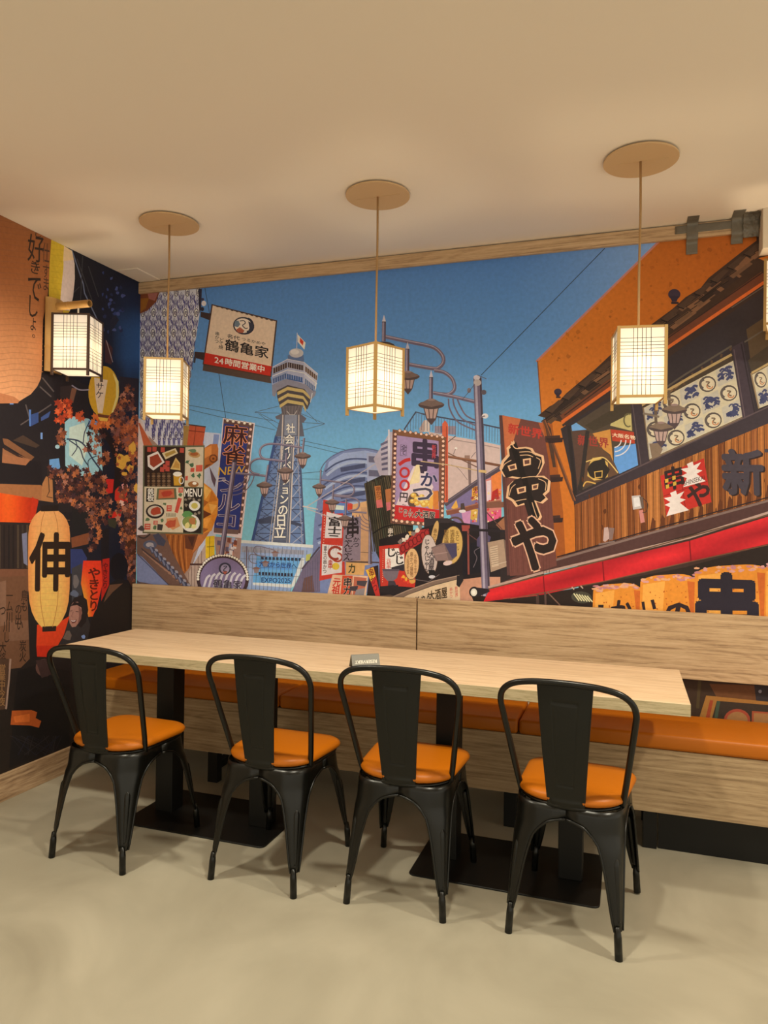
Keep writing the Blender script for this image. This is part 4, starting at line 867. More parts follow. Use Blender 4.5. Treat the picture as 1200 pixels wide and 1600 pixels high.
# dragon beam
m.P([(340, 620), (420, 560), (520, 480), (600, 470), (606, 540), (520, 600), (420, 660), (360, 700)], (156, 44, 42))
for k in range(7): m.O(380+k*34, 640-k*22, 20, 30, 8, (98, 24, 28), 0, 0, 360)
for k in range(7): m.blob(360+k*28, 570-k*18+random.uniform(-14, 14), 20, random.choice([(206, 190, 170), (200, 150, 80), (120, 104, 96)]), 8, 0.4)
# oval hanging boards
for x, y, rx, ry, rot, c in ((650, 520, 26, 120, 0.2, (190, 152, 92)), (455, 770, 60, 132, 0.05, (206, 164, 112)), (606, 690, 66, 168, -0.08, (188, 170, 158)), (800, 610, 86, 160, 0.1, (196, 160, 90))):
    m.E(x, y, rx*1.07, ry*1.04, (92, 66, 46), rot, 26); m.E(x, y, rx, ry, c, rot, 26)
m.VT('串かつ揚物', (440, 670), (466, 670), (466, 880), (440, 880), (122, 78, 48), 0.03); m.VT('名物土手', (474, 690), (496, 690), (496, 860), (474, 860), (134, 88, 54), 0.02); m.VT('大阪新世', (412, 690), (434, 690), (434, 860), (412, 860), (134, 88, 54), 0.02)
m.VT('じゃんじゃん', (562, 560), (606, 560), (600, 840), (560, 840), (52, 44, 46), 0.05); m.VT('大酒屋', (600, 660), (648, 660), (640, 830), (594, 830), (62, 52, 56), 0.05); m.VT('国産地鶏', (730, 480), (766, 480), (766, 600), (730, 600), (112, 80, 42), 0.03); m.VT('地酒各種', (780, 478), (816, 478), (816, 600), (780, 600), (112, 80, 42), 0.03); m.VT('生ビール', (828, 490), (858, 490), (858, 660), (828, 660), (112, 80, 42), 0.03); m.VT('串かつ', (640, 470), (670, 470), (664, 590), (634, 590), (112, 76, 44), 0.03)
m.P([(620, 630), (720, 590), (836, 590), (842, 700), (800, 740), (660, 745)], (112, 92, 88)); m.P([(625, 640), (730, 600), (770, 740), (670, 740)], (134, 108, 100)); m.P([(735, 600), (838, 596), (840, 700), (800, 725)], (70, 64, 88)); m.L([(640, 690), (760, 670)], 9, (154, 126, 116)); m.E(762, 762, 40, 20, (206, 180, 170), -0.2); m.P([(600, 820), (650, 820), (660, 870), (600, 880)], (30, 28, 30)); m.E(628, 880, 28, 14, (196, 190, 188)); m.L([(470, 900), (600, 920), (690, 860)], 4, (120, 104, 100))
# yellow stand-up flag
m.P([(100, 800), (170, 780), (180, 1050), (70, 1060)], (44, 34, 36)); m.P([(60, 820), (130, 795), (150, 870), (186, 1040), (150, 1050), (110, 930)], (186, 50, 44)); m.P([(62, 822), (128, 798), (146, 872), (110, 920), (90, 880)], (214, 170, 60)); m.VT('串かつ', (80, 820), (124, 806), (170, 1000), (132, 1016), (120, 34, 34), 0.04)
# sloping roof edge and cream board with lettering
m.P([(250, 1075), (400, 1000), (640, 920), (862, 868), (870, 890), (640, 950), (420, 1030), (330, 1080)], (122, 100, 84)); m.L([(250, 1070), (420, 996), (640, 916), (862, 868)], 8, (160, 134, 112))
m.P([(330, 1085), (420, 1035), (640, 955), (868, 895), (868, 1090)], (206, 178, 140)); m.T('じゃん', (478, 1056), (610, 1010), (612, 1080), (480, 1110), (58, 46, 38), 0.05); m.T('大酒屋', (596, 1010), (742, 972), (744, 1064), (600, 1086), (62, 46, 30), 0.055); m.VT('串かつ', (776, 976), (800, 970), (802, 1060), (778, 1064), (186, 92, 76), 0.03); m.VT('新世界', (822, 966), (846, 960), (848, 1050), (824, 1056), (186, 92, 76), 0.03)
m.P([(862, 905), (1060, 880), (1210, 880), (1210, 1090), (868, 1090)], (186, 134, 106)); m.P([(840, 870), (890, 866), (896, 910), (860, 970), (836, 950)], (40, 36, 38))
# big street lamp
m.use(540, 480, 0.21667)
m.E(270, 290, 92, 42, (70, 58, 54)); m.E(270, 292, 60, 30, (104, 90, 80)); m.L([(240, 262), (236, 320)], 5, (52, 44, 44)); m.L([(300, 262), (306, 320)], 5, (52, 44, 44))
arm([(285, 212), (450, 248), (590, 276), (655, 302), (700, 352), (704, 400), (672, 436), (630, 442), (456, 412)], 27, 10); arm([(640, 456), (710, 470), (765, 512), (786, 565), (778, 604), (740, 628), (690, 626), (632, 618)], 26, 10); arm([(636, 618), (790, 648), (950, 686)], 26)
for k in range(3): m.S([(742+k*32, 660), (752+k*36, 735-k*14), (812+k*28, 828-k*24), (945, 892-k*36)], 11, PL)
for x, y0, y1 in ((277, 84, 246), (447, 280, 462), (617, 484, 668)):
    pole((x, y0+14), (x-2, y1), 28); m.P([(x-14, y0+20), (x, y0-30), (x+14, y0+20)], (190, 182, 186)); m.L([(x-14, y0+22), (x+14, y0+22)], 5, (60, 50, 56))
lamp(450, 500, 84); lamp(618, 705, 94)
m.use(0, 0, 1)
pole((746, 590), (760, 940), 13); m.E(745, 590, 5, 4, (190, 180, 180)); m.E(746, 598, 6, 5, (170, 158, 152)); m.E(733, 610, 3, 4, (120, 108, 110)); m.E(756, 613, 4, 4, (90, 80, 86)); m.E(758, 650, 5, 4, (206, 198, 196)); m.L([(750, 652), (758, 650)], 2, (120, 104, 110)); m.L([(746, 586), (760, 592)], 1, (90, 84, 96))
m.L([(748, 736), (760, 737)], 4, (196, 166, 110)); m.L([(742, 600), (733, 612), (722, 625)], 0.8, (80, 72, 84))
# air conditioner
m.use(740, 560, 0.25)
m.P([(88, 1150), (188, 1130), (206, 1300), (108, 1336)], (160, 134, 110)); m.P([(188, 1130), (212, 1145), (216, 1310), (206, 1300)], (110, 90, 78)); m.P([(100, 1180), (150, 1168), (158, 1296), (114, 1306)], (188, 164, 136))
for k in range(8): m.L([(104+k, 1190+k*14), (150+k, 1180+k*14)], 3, (120, 100, 84))
m.L([(130, 1290), (210, 1270)], 4, (190, 170, 146)); m.P([(80, 900), (200, 896), (200, 930), (82, 936)], (120, 80, 64)); m.P([(140, 1040), (200, 985), (205, 1080), (180, 1080)], (150, 100, 70)); m.L([(80, 960), (180, 1070)], 6, (92, 60, 56)); m.L([(-30, 1070), (200, 1080)], 16, (40, 34, 38))
# ---- orange building on the right
m.use(0, 0, 1)
ORG = lambda x, y: mixc(mixc((196, 112, 40), (170, 88, 26), (x-850)/330), (150, 78, 26), max(0, (470-y)/130)*0.5)
m.grid((840, 563.5), (1030, 378), (1030, 505), (846, 650), 10, 4, ORG); m.grid((1030, 378), (1200, 330), (1200, 372), (1030, 512), 8, 4, ORG)
m.L([(838, 565), (1030, 377)], 3.2, (176, 116, 104)); m.L([(840, 564), (846, 648)], 1.6, (120, 66, 40))
random.seed(31)
for k in range(90):
    t = random.random(); x = 860+t*290; ymax = 640-t*240; ymin = max(372, 560-(x-843)*0.98); y = random.uniform(ymin+4, max(ymin+6, ymax-6)); m.blob(x, y, random.uniform(0.8, 3.4), mixc(ORG(x, y), (120, 60, 20), random.uniform(0.1, 0.45)), 6, 0.5)
m.P([(846, 660), (884, 640), (890, 690), (903, 800), (905, 870), (868, 884), (862, 780), (852, 700)], (188, 106, 38)); m.P([(846, 660), (862, 654), (880, 800), (884, 880), (868, 884), (862, 780)], (150, 80, 34))
# window band
m.P([(882, 652), (1200, 430), (1215, 430), (1215, 960), (906, 960), (898, 790)], (58, 42, 36))
m.P([(876, 670), (1000, 590), (1200, 448), (1200, 668), (1050, 726), (897, 790), (892, 740)], (50, 42, 44))
m.use(860, 580, 0.28333)
m.P([(112, 318), (140, 285), (300, 180), (440, 110), (445, 230), (486, 520), (330, 580), (160, 664)], (74, 62, 50)); m.P([(115, 300), (142, 284), (200, 322), (120, 330)], (104, 150, 196)); m.P([(120, 330), (200, 325), (195, 400), (150, 640), (150, 660)], (82, 60, 50)); m.P([(190, 300), (440, 150), (446, 230), (330, 290), (240, 330)], (64, 54, 42))
m.P([(352, 420), (470, 400), (484, 518), (380, 566), (350, 500)], (92, 140, 192)); m.P([(332, 290), (445, 232), (450, 330), (330, 300)], (180, 164, 104)); m.O(430, 270, 24, 36, 8, (96, 88, 60), 0, 60, 300); m.P([(226, 345), (330, 320), (346, 500), (330, 460), (290, 430)], (188, 130, 62)); m.P([(210, 340), (232, 342), (290, 430), (330, 470), (380, 565), (180, 640)], (92, 66, 48)); m.P([(332, 320), (460, 336), (466, 400), (342, 384)], (168, 60, 40))
m.T('新世界', (150, 352), (306, 372), (306, 424), (148, 410), (146, 56, 46), 0.05); m.T('大阪名物', (340, 340), (458, 356), (458, 378), (340, 362), (226, 196, 160), 0.04)
for k in range(3): m.O(350, 380, 40+k*26, 40+k*24, 6, (206, 196, 190), 0, 0, 85)
m.blob(266, 540, 62, (196, 160, 84), 12, 0.2, 70); m.blob(266, 542, 54, (44, 38, 34), 12, 0.2, 62); m.L([(244, 556), (286, 550), (284, 584), (248, 588)], 7, (202, 160, 80), True); m.S([(180, 636), (200, 610), (250, 620)], 7, (202, 160, 80)); m.S([(196, 500), (240, 486), (300, 480), (372, 560)], 6, (204, 172, 100))
m.L([(205, 330), (165, 660)], 22, (48, 42, 40)); m.L([(100, 300), (140, 700)], 18, (42, 36, 36))
# patterned blind in the big pane
m.P([(505, 200), (770, 40), (1000, -90), (1012, -10), (1062, 250), (545, 490)], (66, 54, 42)); m.P([(560, 190), (760, 30), (780, 20), (700, 90)], (120, 90, 60)); m.L([(520, 170), (740, 20), (1000, -140)], 10, (84, 74, 62))
for k in range(9): m.L([(560+k*55, 150-k*35), (590+k*50, 190-k*38)], 12, (84, 62, 44))
def blind(quad, nu, nv, ph=0):
    TL, TR, BR, BL = quad; m.P(quad, (190, 176, 144))
    for i in range(nu):
        for j in range(nv):
            c = m.bil(TL, TR, BR, BL, (i+0.5)/nu, (j+0.5)/nv); sx = ((TR[0]-TL[0])+(BR[0]-BL[0]))/2/nu; sy = ((BL[1]-TL[1])+(BR[1]-TR[1]))/2/nv
            if (i+j+ph) % 2:
                m.E(c[0], c[1], sx*0.47, sy*0.45, (78, 68, 62), -0.2, 16); m.E(c[0]+2, c[1]+1, sx*0.38, sy*0.36, (198, 182, 150), -0.2, 16); m.O(c[0]-sx*0.14, c[1], sx*0.26, sy*0.26, sx*0.14, (88, 78, 72), 0, 110, 260); m.S([(c[0]-sx*0.1, c[1]-sy*0.12), (c[0]+sx*0.1, c[1]-sy*0.1), (c[0]-sx*0.02, c[1]+sy*0.06), (c[0]+sx*0.16, c[1]+sy*0.16)], sx*0.07, (104, 84, 66), 4); m.O(c[0]+sx*0.12, c[1]+sy*0.12, sx*0.16, sy*0.13, sx*0.06, (176, 112, 70), 0, 0, 220)
            else:
                q = [m.bil(TL, TR, BR, BL, (i+a)/nu, (j+bq)/nv) for a, bq in ((0.02, 0.06), (0.98, 0.06), (0.98, 0.94), (0.02, 0.94))]
                m.P(q, (176, 166, 146))
                for _ in range(13):
                    u, v = random.uniform(0.05, 0.75), random.uniform(0.1, 0.85); p0 = m.bil(*q, u, v); p1 = m.bil(*q, u+0.15, v-0.08); p2 = m.bil(*q, min(1, u+0.32), v+0.06); m.S([p0, p1, p2], sy*random.uniform(0.07, 0.15), (62, 64, 92), 3)
                m.blob(*m.bil(*q, 0.3, 0.6), sx*0.16, (54, 56, 84), 8, 0.5, sy*0.12); m.blob(*m.bil(*q, 0.7, 0.4), sx*0.14, (60, 62, 92), 8, 0.5, sy*0.10)
random.seed(41)
blind([(510, 205), (1008, -58), (1060, 250), (545, 486)], 5, 3)
m.L([(500, 190), (760, 40), (1000, -92)], 14, (170, 142, 92)); m.L([(512, 200), (548, 490), (1062, 256)], 8, (120, 98, 74))
# third pane
m.P([(1080, -230), (1215, -320), (1215, 180), (1150, 205), (1120, 60)], (84, 66, 46)); m.L([(1070, -160), (1215, -250)], 8, (92, 82, 70)); m.P([(1090, -60), (1215, -150), (1215, -60), (1110, 10)], (66, 54, 42)); blind([(1112, 20), (1262, -62), (1290, 150), (1152, 204)], 2, 2, 1)
m.L([(1110, 10), (1215, -48)], 12, (170, 142, 92)); m.L([(1106, 10), (1150, 206)], 8, (140, 116, 84))
m.P([(440, 170), (500, 150), (548, 540), (495, 570)], (58, 48, 52)); m.L([(452, 175), (505, 560)], 5, (84, 70, 70)); m.P([(1000, -130), (1060, -165), (1145, 300), (1070, 330)], (62, 50, 56)); m.L([(1012, -120), (1082, 320)], 6, (90, 74, 76)); m.L([(1052, -150), (1140, 300)], 8, (44, 36, 40))
m.P([(135, 700), (545, 505), (1215, 195), (1215, 290), (545, 585), (135, 740)], (56, 46, 50)); m.L([(140, 690), (545, 500), (1215, 190)], 7, (86, 70, 70))
# reflected street lamps in the pane
for x, y in ((684, 214), (610, 312)):
    lamp(x, y, 70, (120, 100, 82)); m.L([(x-30, y-110), (x-28, y-24)], 16, (96, 80, 66))
m.P([(545, 400), (590, 395), (620, 430), (600, 470), (560, 480)], (120, 100, 80)); m.L([(510, 232), (600, 252)], 12, (120, 104, 86)); m.L([(590, 140), (680, 160)], 12, (120, 104, 86))
# boarded wall below
m.use(0, 0, 1)
m.P([(897, 789), (1200, 662), (1215, 660), (1215, 790), (1050, 830), (906, 872)], (136, 78, 36))
random.seed(51)
for k in range(31):
    x = 898+k*10.2; yt = 789-(x-897)*0.42; yb = 872-(x-900)*0.29; c = random.choice([(150, 88, 40), (128, 72, 34), (164, 100, 48), (114, 62, 30), (142, 82, 42), (172, 108, 54)])
    m.P([(x, yt), (x+10, yt-4.2), (x+12, yb-3), (x+2, yb)], c); m.L([(x, yt), (x+2, yb)], 1.0, (62, 36, 24)); m.L([(x+3, yt), (x+4.5, yb)], 0.8, mixc(c, (70, 40, 24), 0.5)); m.L([(x+6.5, yt), (x+8, yb)], 0.7, mixc(c, (210, 150, 90), 0.4)); m.L([(x+8.3, yt), (x+9.8, yb)], 0.8, mixc(c, (80, 44, 24), 0.5))
for k in range(18): m.blob(random.uniform(905, 1195), random.uniform(730, 830), random.uniform(1, 2.4), (88, 48, 26), 6, 0.4, 4)
for k in range(14): x = 1000+k*15; m.P([(x, 836-(k*4.2)), (x+9, 833-(k*4.2)), (x+9, 818-k*4.2), (x+4, 812-k*4.2)], (92, 50, 28))
# red square shop mark
m.use(860, 580, 0.28333)
m.P([(606, 578), (846, 480), (888, 722), (640, 800)], (180, 46, 38)); m.L([(712, 536), (746, 764)], 3, (120, 26, 26)); m.L([(622, 690), (866, 606)], 3, (120, 26, 26))
m.T('串', (612, 552), (726, 524), (738, 640), (624, 672), (46, 34, 34), 0.06)
for x, y in ((632, 596), (672, 580), (636, 628), (676, 612)): m.P([(x, y), (x+18, y-5), (x+19, y+16), (x+1, y+21)], (196, 156, 60))
m.T('や', (742, 636), (868, 604), (884, 740), (756, 768), (58, 36, 34), 0.06)
for ox, oy in ((0, 0), (-92, 160)):
    m.P([(752+ox, 512+oy), (784+ox, 498+oy), (790+ox, 520+oy), (830+ox, 502+oy), (806+ox, 540+oy), (838+ox, 548+oy), (806+ox, 566+oy), (856+ox, 606+oy), (732+ox, 640+oy), (752+ox, 590+oy), (722+ox, 578+oy), (754+ox, 562+oy), (718+ox, 540+oy), (760+ox, 532+oy)], (226, 204, 194))
m.T('SHINSEKAI', (736, 606), (848, 574), (850, 598), (738, 632), (48, 32, 32), 0.012, em=False)
q = [(936, 452), (1152, 452), (1160, 690), (950, 690)]
m.G('新', *[(x+10, y+6) for x, y in q], (42, 30, 30), 0.07); m.G('新', *q, (66, 58, 64), 0.07)
q = [(1176, 408), (1330, 408), (1336, 520), (1180, 530)]; m.G('世', *q, (62, 54, 60), 0.07)
m.P([(448, 688), (496, 684), (504, 756), (456, 764)], (176, 166, 158)); m.P([(458, 698), (490, 694), (494, 744), (464, 750)], (206, 200, 196)); m.P([(490, 690), (510, 694), (516, 756), (504, 758)], (96, 80, 70)); m.P([(488, 768), (510, 764), (520, 832), (498, 838)], (186, 120, 110)); m.S([(510, 700), (536, 730), (530, 772), (508, 780)], 4, (60, 44, 36))
# cornice, awning, lanterns
m.use(740, 760, 0.38333)
m.P([(335, 295), (430, 262), (700, 190), (1210, 50), (1210, 105), (480, 305), (60, 415)], (76, 50, 46)); m.L([(335, 300), (700, 196), (1210, 56)], 9, (120, 98, 88)); m.L([(340, 288), (700, 184), (1210, 42)], 5, (44, 32, 32))
m.P([(532, 168), (548, 166), (556, 210), (536, 226), (528, 222)], (178, 150, 140)); m.P([(552, 168), (574, 170), (566, 216), (552, 220)], (124, 100, 92)); m.L([(510, 236), (575, 224)], 6, (120, 100, 92))
m.P([(-10, 440), (150, 462), (500, 400), (860, 330), (1210, 235), (1210, 575), (0, 520), (0, 470)], (40, 30, 26))
def awn(x, y): return mixc((206, 40, 44), (150, 26, 34), 0.5+0.5*math.sin(x*0.02+y*0.05))
pts = [(70, 412), (280, 362), (525, 305), (880, 222), (1210, 120)]; bot = [(40, 470), (290, 440), (528, 386), (885, 304), (1210, 232)]
for a, bq, c, d in zip(pts, pts[1:], bot[1:], bot): m.grid(a, bq, c, d, 10, 2, awn)
for x, y, y2 in ((284, 362, 440), (526, 306, 388), (880, 222, 306)): m.L([(x, y), (x+6, y2)], 5, (120, 20, 28))
m.L([(60, 412), (280, 352), (525, 294), (880, 208), (1210, 104)], 10, (170, 140, 124)); m.L([(60, 418), (525, 302), (1210, 114)], 5, (96, 70, 50)); m.L([(150, 458), (528, 388), (885, 306), (1210, 236)], 4, (110, 70, 50))
m.E(440, 452, 42, 24, (66, 62, 50), 0.1)
for k in range(6): m.L([(408+k*11, 436+k*2), (430+k*11, 466+k)], 5, (196, 186, 140))
m.L([(400, 410), (410, 420)], 5, (180, 150, 130)); m.L([(436, 405), (446, 416)], 5, (180, 150, 130)); m.L([(300, 430), (360, 492)], 5, (110, 80, 66)); m.L([(260, 440), (262, 490)], 12, (70, 52, 46)); m.L([(292, 432), (294, 490)], 8, (84, 62, 54)); m.L([(120, 458), (260, 444)], 4, (150, 60, 50))
def chochin(x0, x1, yt, yb, slope=-0.06):
    n = 10; top = []; 
    for i in range(n+1):
        u = i/n; top.append((x0+(x1-x0)*u, yt+slope*(x1-x0)*u+((2*u-1)**4)*22))
    m.P(top+[(x1+4, yb), (x0-4, yb)], (206, 128, 44))
    m.P([(x0+(x1-x0)*0.05, yt+34), (x0+(x1-x0)*0.45, yt+20), (x0+(x1-x0)*0.4, yb), (x0+4, yb)], (224, 152, 66)); m.P([(x1-(x1-x0)*0.14, yt+20), (x1+2, yt+24), (x1+4, yb), (x1-(x1-x0)*0.08, yb)], (186, 92, 36))
    for i in range(26):
        u = random.random(); m.blob(x0+(x1-x0)*u, yt+slope*(x1-x0)*u+random.uniform(4, 26), random.uniform(5, 16), random.choice([(196, 140, 130), (176, 116, 116), (206, 150, 110)]), 7, 0.4, 5)
    for i in range(26): m.blob(random.uniform(x0+6, x1-6), random.uniform(yt+36, yb), random.uniform(2, 4), (176, 88, 30), 6, 0.4)
chochin(488, 680, 402, 530); chochin(680, 902, 366, 540); chochin(902, 1196, 330, 560); chochin(1188, 1300, 312, 560)
m.P([(508, 482), (530, 482), (528, 530), (508, 530)], (44, 32, 32)); m.T('か', (556, 470), (640, 462), (640, 560), (552, 565), (44, 32, 32), 0.06); m.T('の', (770, 468), (884, 470), (884, 580), (766, 580), (44, 32, 34), 0.07); m.L([(690, 470), (700, 540)], 12, (44, 32, 32)); m.L([(728, 462), (738, 500)], 14, (44, 32, 34))
q = [(884, 370), (1150, 378), (1152, 600), (884, 600)]; m.G('串', *q, (40, 34, 42), 0.085)
# shingled overhang
m.use(840, 340, 0.3)
m.P([(2, 1032), (60, 985), (110, 958), (150, 915), (215, 860), (300, 790), (380, 715), (480, 640), (588, 560), (700, 478), (770, 415), (850, 366), (890, 315), (990, 236), (1080, 165), (1140, 120), (1140, 60), (1215, 60), (1215, 320), (1170, 345), (900, 525), (660, 690), (380, 890), (130, 1066), (60, 1050)], (62, 44, 34))
random.seed(61)
for k in range(52):
    t = k/52; x = 20+t*1150; y = 1020-t*900; L_ = random.uniform(60, 130); o = random.uniform(0, 70); c = random.choice([(84, 62, 46), (106, 76, 54), (58, 42, 36), (46, 34, 30), (120, 84, 58)])
    m.P([(x, y+o), (x+L_, y+o-L_*0.70), (x+L_+22, y+o-L_*0.70+14), (x+26, y+o+16)], c); m.L([(x, y+o+4), (x+L_, y+o-L_*0.70+5)], 4, (34, 26, 24))
for k in range(13): x = 40+k*86; y = 1008-k*68; m.P([(x, y), (x+70, y-58), (x+96, y-52), (x+34, y+12)], (74, 54, 42)); m.L([(x, y), (x+34, y+12)], 6, (30, 24, 22))
m.L([(130, 1050), (380, 866), (660, 660), (900, 500), (1180, 300)], 46, (104, 58, 38)); m.L([(140, 1030), (660, 640), (1180, 280)], 6, (54, 36, 30)); m.L([(126, 1066), (380, 888), (660, 690), (900, 526), (1180, 338)], 17, (200, 98, 42)); m.L([(130, 1084), (660, 706), (1180, 354)], 12, (54, 42, 38)); m.L([(1010, 470), (1190, 352)], 5, (96, 84, 72))
m.P([(1150, 212), (1215, 196), (1215, 232), (1185, 228)], (186, 104, 34)); m.P([(30, 1040), (70, 1100), (96, 1300), (80, 1300)], (74, 52, 40))
for x, y, r in ((712, 400, 32), (106, 908, 20)):
    m.E(x, y, r, r*0.86, (58, 46, 58)); m.P([(x-r*0.8, y+r*0.3), (x+r*0.75, y+r*0.3), (x+r*0.35, y+r*1.2), (x-r*0.35, y+r*1.2)], (50, 40, 52)); m.L([(x-r*0.5, y+r*1.4), (x+r*0.7, y+r*1.4)], r*0.35, (48, 38, 40))
# tall wooden shop board with two big characters
m.use(740, 560, 0.25)
m.L([(440, 385), (630, 890)], 20, (92, 58, 40)); m.L([(446, 385), (636, 890)], 5, (140, 84, 50))
for y in (500, 745, 1000): m.P([(410, y-12), (540, y-20), (545, y+10), (470, y+28), (430, y+22)], (66, 44, 38)); m.P([(455, y), (560, y-4), (555, y+24), (470, y+30)], (52, 36, 34))
m.P([(160, 356), (190, 356), (232, 1356), (210, 1356)], (84, 54, 50)); m.P([(180, 356), (430, 404), (470, 640), (520, 1296), (342, 1352), (228, 1360)], (104, 62, 54)); m.P([(180, 356), (295, 378), (235, 560), (200, 640), (190, 480)], (182, 100, 62)); m.P([(405, 400), (432, 404), (448, 500), (420, 440)], (168, 88, 50))
for k in range(14): m.L([(200+k*20, 640), (240+k*18, 1340)], 2.5, random.choice([(86, 50, 46), (120, 74, 62), (92, 54, 48)]))
m.T('新世界', (216, 408), (412, 446), (410, 504), (214, 470), (176, 56, 44), 0.06)
out = [(252, 512), (268, 558), (330, 552), (368, 562), (384, 588), (438, 608), (444, 652), (420, 708), (398, 734), (442, 734), (482, 768), (474, 832), (446, 858), (466, 880), (432, 908), (392, 896), (428, 990), (416, 1012), (374, 1010), (356, 1000), (328, 912), (264, 928), (238, 892), (202, 872), (212, 800), (244, 768), (284, 754), (228, 746), (188, 738), (162, 690), (176, 640), (212, 600), (206, 560), (232, 536)]
cx_, cy_ = 325, 745
m.P(out, (216, 172, 128))
m.P([(x+(12 if x < cx_ else -12)+0.02*(cx_-x), y+(9 if y < cy_ else -9)) for x, y in out], (42, 33, 31))
m.L([(244, 540), (300, 700), (350, 860), (392, 1000)], 34, (32, 26, 25))
for h in ([(212, 672), (264, 656), (272, 692), (224, 704)], [(308, 630), (358, 622), (358, 664), (312, 674)], [(268, 812), (326, 798), (328, 834), (276, 848)], [(364, 790), (406, 782), (402, 816), (366, 824)]):
    m.P(h, (216, 172, 128)); mx_, my_ = sum(p[0] for p in h)/4, sum(p[1] for p in h)/4
    m.P([(mx_+(x-mx_)*0.62, my_+(y-my_)*0.56) for x, y in h], (96, 62, 52))
for s_ in ([(286, 586), (350, 584), (392, 606)], [(392, 620), (418, 640), (404, 690)], [(180, 690), (196, 660), (236, 636)], [(300, 748), (350, 740), (400, 738)], [(404, 752), (450, 776), (448, 826)], [(222, 858), (236, 812), (262, 786)], [(250, 896), (300, 884), (330, 880)], [(366, 900), (384, 960), (398, 996)], [(290, 606), (340, 604), (372, 616)]): m.S(s_, 5, (206, 164, 122), 5)
m.S([(236, 520), (262, 562), (330, 558)], 6, (216, 172, 128), 5)
q2 = [(222, 1000), (500, 1020), (510, 1350), (232, 1330)]; m.G('や', *q2, (210, 164, 132), 0.13); m.G('や', *q2, (40, 30, 28), 0.075)
# spotlight at the awning corner
m.E(4, 1460, 32, 34, (40, 34, 36)); m.P([(10, 1430), (90, 1440), (104, 1456), (30, 1490)], (38, 32, 36)); m.E(2, 1462, 20, 24, (206, 196, 176)); m.E(0, 1462, 11, 14, (236, 226, 206))
# what shows below the backrest
m.use(1000, 980, 0.16667)
m.P([(380, 470), (1215, 470), (1215, 900), (380, 900)], (58, 42, 30)); m.P([(650, 530), (1080, 545), (1090, 690), (720, 660)], (96, 60, 34)); m.P([(1070, 540), (1215, 545), (1215, 720), (1090, 700)], (46, 40, 40)); m.E(1126, 602, 16, 16, (120, 116, 118)); m.L([(560, 500), (540, 760)], 30, (70, 56, 34))
m.P([(620, 640), (1215, 700), (1215, 1000), (540, 1000)], (148, 100, 46)); m.P([(720, 690), (1215, 730), (1215, 1000), (660, 1000)], (56, 44, 34)); m.P([(720, 690), (752, 694), (720, 900), (690, 900)], (62, 72, 54)); m.P([(656, 684), (688, 686), (650, 860), (612, 860)], (142, 62, 36)); m.E(910, 870, 124, 104, (150, 66, 44)); m.E(910, 876, 100, 84, (150, 104, 60)); m.P([(1050, 786), (1215, 796), (1215, 900), (1046, 890)], (150, 72, 44)); m.P([(1068, 804), (1215, 812), (1215, 900), (1066, 890)], (150, 104, 60))
m.build('wall_mural', 'printed daylight street mural of tower, shop signs and orange building covering the back wall', 'mural')

# ---- left wall: a lantern-lit alley by night
m = Print('x')
def night(x, y):
    c = mixc((34, 30, 30), (24, 28, 44), (x-90)/120)
    g = math.exp(-((x-212)/26)**2-((y-540)/55)**2); c = mixc(c, (52, 96, 150), g)
    return mixc(c, (40, 32, 26), (y-900)/250)
m.grid((-200, 200), (222, 200), (222, 1230), (-200, 1290), 18, 26, night)
m.use(0, 320, 0.2)
for a in (((560, 350), (650, 620), (660, 690), (800, 980)),): m.L(a, 9, (104, 110, 126))
for a in (((645, 400), (625, 820)), ((690, 480), (770, 720)), ((600, 420), (720, 750)), ((560, 700), (620, 640))): m.L(a, 7, (62, 58, 58))
random.seed(71)
for k in range(30): m.blob(random.uniform(800, 960), random.uniform(480, 1000), random.uniform(6, 20), random.choice([(52, 62, 104), (70, 78, 120), (40, 44, 72)]), 7, 0.5, 14)
m.P([(820, 1050), (880, 1120), (870, 1250), (820, 1230)], (66, 40, 42)); m.L([(830, 1060), (880, 1230)], 5, (160, 140, 130)); m.P([(930, 1340), (1090, 1360), (1090, 1620), (930, 1620)], (44, 38, 44))
m.P([(860, 1000), (930, 900), (900, 860), (860, 900)], (38, 38, 50))
# wooden eaves and dark shop
m.P([(-300, 1450), (0, 1480), (150, 1540), (320, 1330), (480, 1320), (700, 1420), (700, 2400), (-300, 2400)], (40, 34, 34))
for a, bq in (((330, 1350), (420, 1460)), ((310, 1420), (400, 1500)), ((160, 1720), (400, 1560)), ((200, 1560), (240, 1700))): m.L([a, bq], 10, (96, 84, 78))
m.P([(75, 1490), (105, 1490), (105, 1560), (75, 1560)], (104, 140, 190)); m.P([(225, 1600), (242, 1600), (240, 1730), (228, 1730)], (86, 120, 176)); m.P([(320, 1660), (395, 1610), (380, 1660), (320, 1690)], (66, 84, 130)); m.P([(240, 1640), (300, 1620), (300, 1700), (240, 1730)], (60, 78, 124)); m.P([(316, 1780), (332, 1780), (332, 1830), (316, 1830)], (116, 148, 190))
m.use(0, 600, 0.2)
m.P([(20, 425), (60, 430), (268, 570), (240, 600), (30, 470)], (128, 84, 54)); m.P([(20, 500), (230, 590), (200, 640), (15, 610)], (150, 98, 64)); m.L([(30, 500), (210, 600)], 16, (56, 40, 34)); m.P([(-200, 600), (320, 600), (330, 780), (-200, 760)], (36, 30, 30)); m.P([(20, 545), (240, 590), (200, 636), (15, 615)], (158, 102, 66))
m.P([(100, 440), (180, 400), (310, 480), (280, 500)], (74, 56, 44)); m.P([(560, 30), (600, 35), (570, 150), (540, 130)], (124, 84, 62)); m.P([(470, 20), (560, 10), (540, 120), (470, 110)], (56, 44, 42))
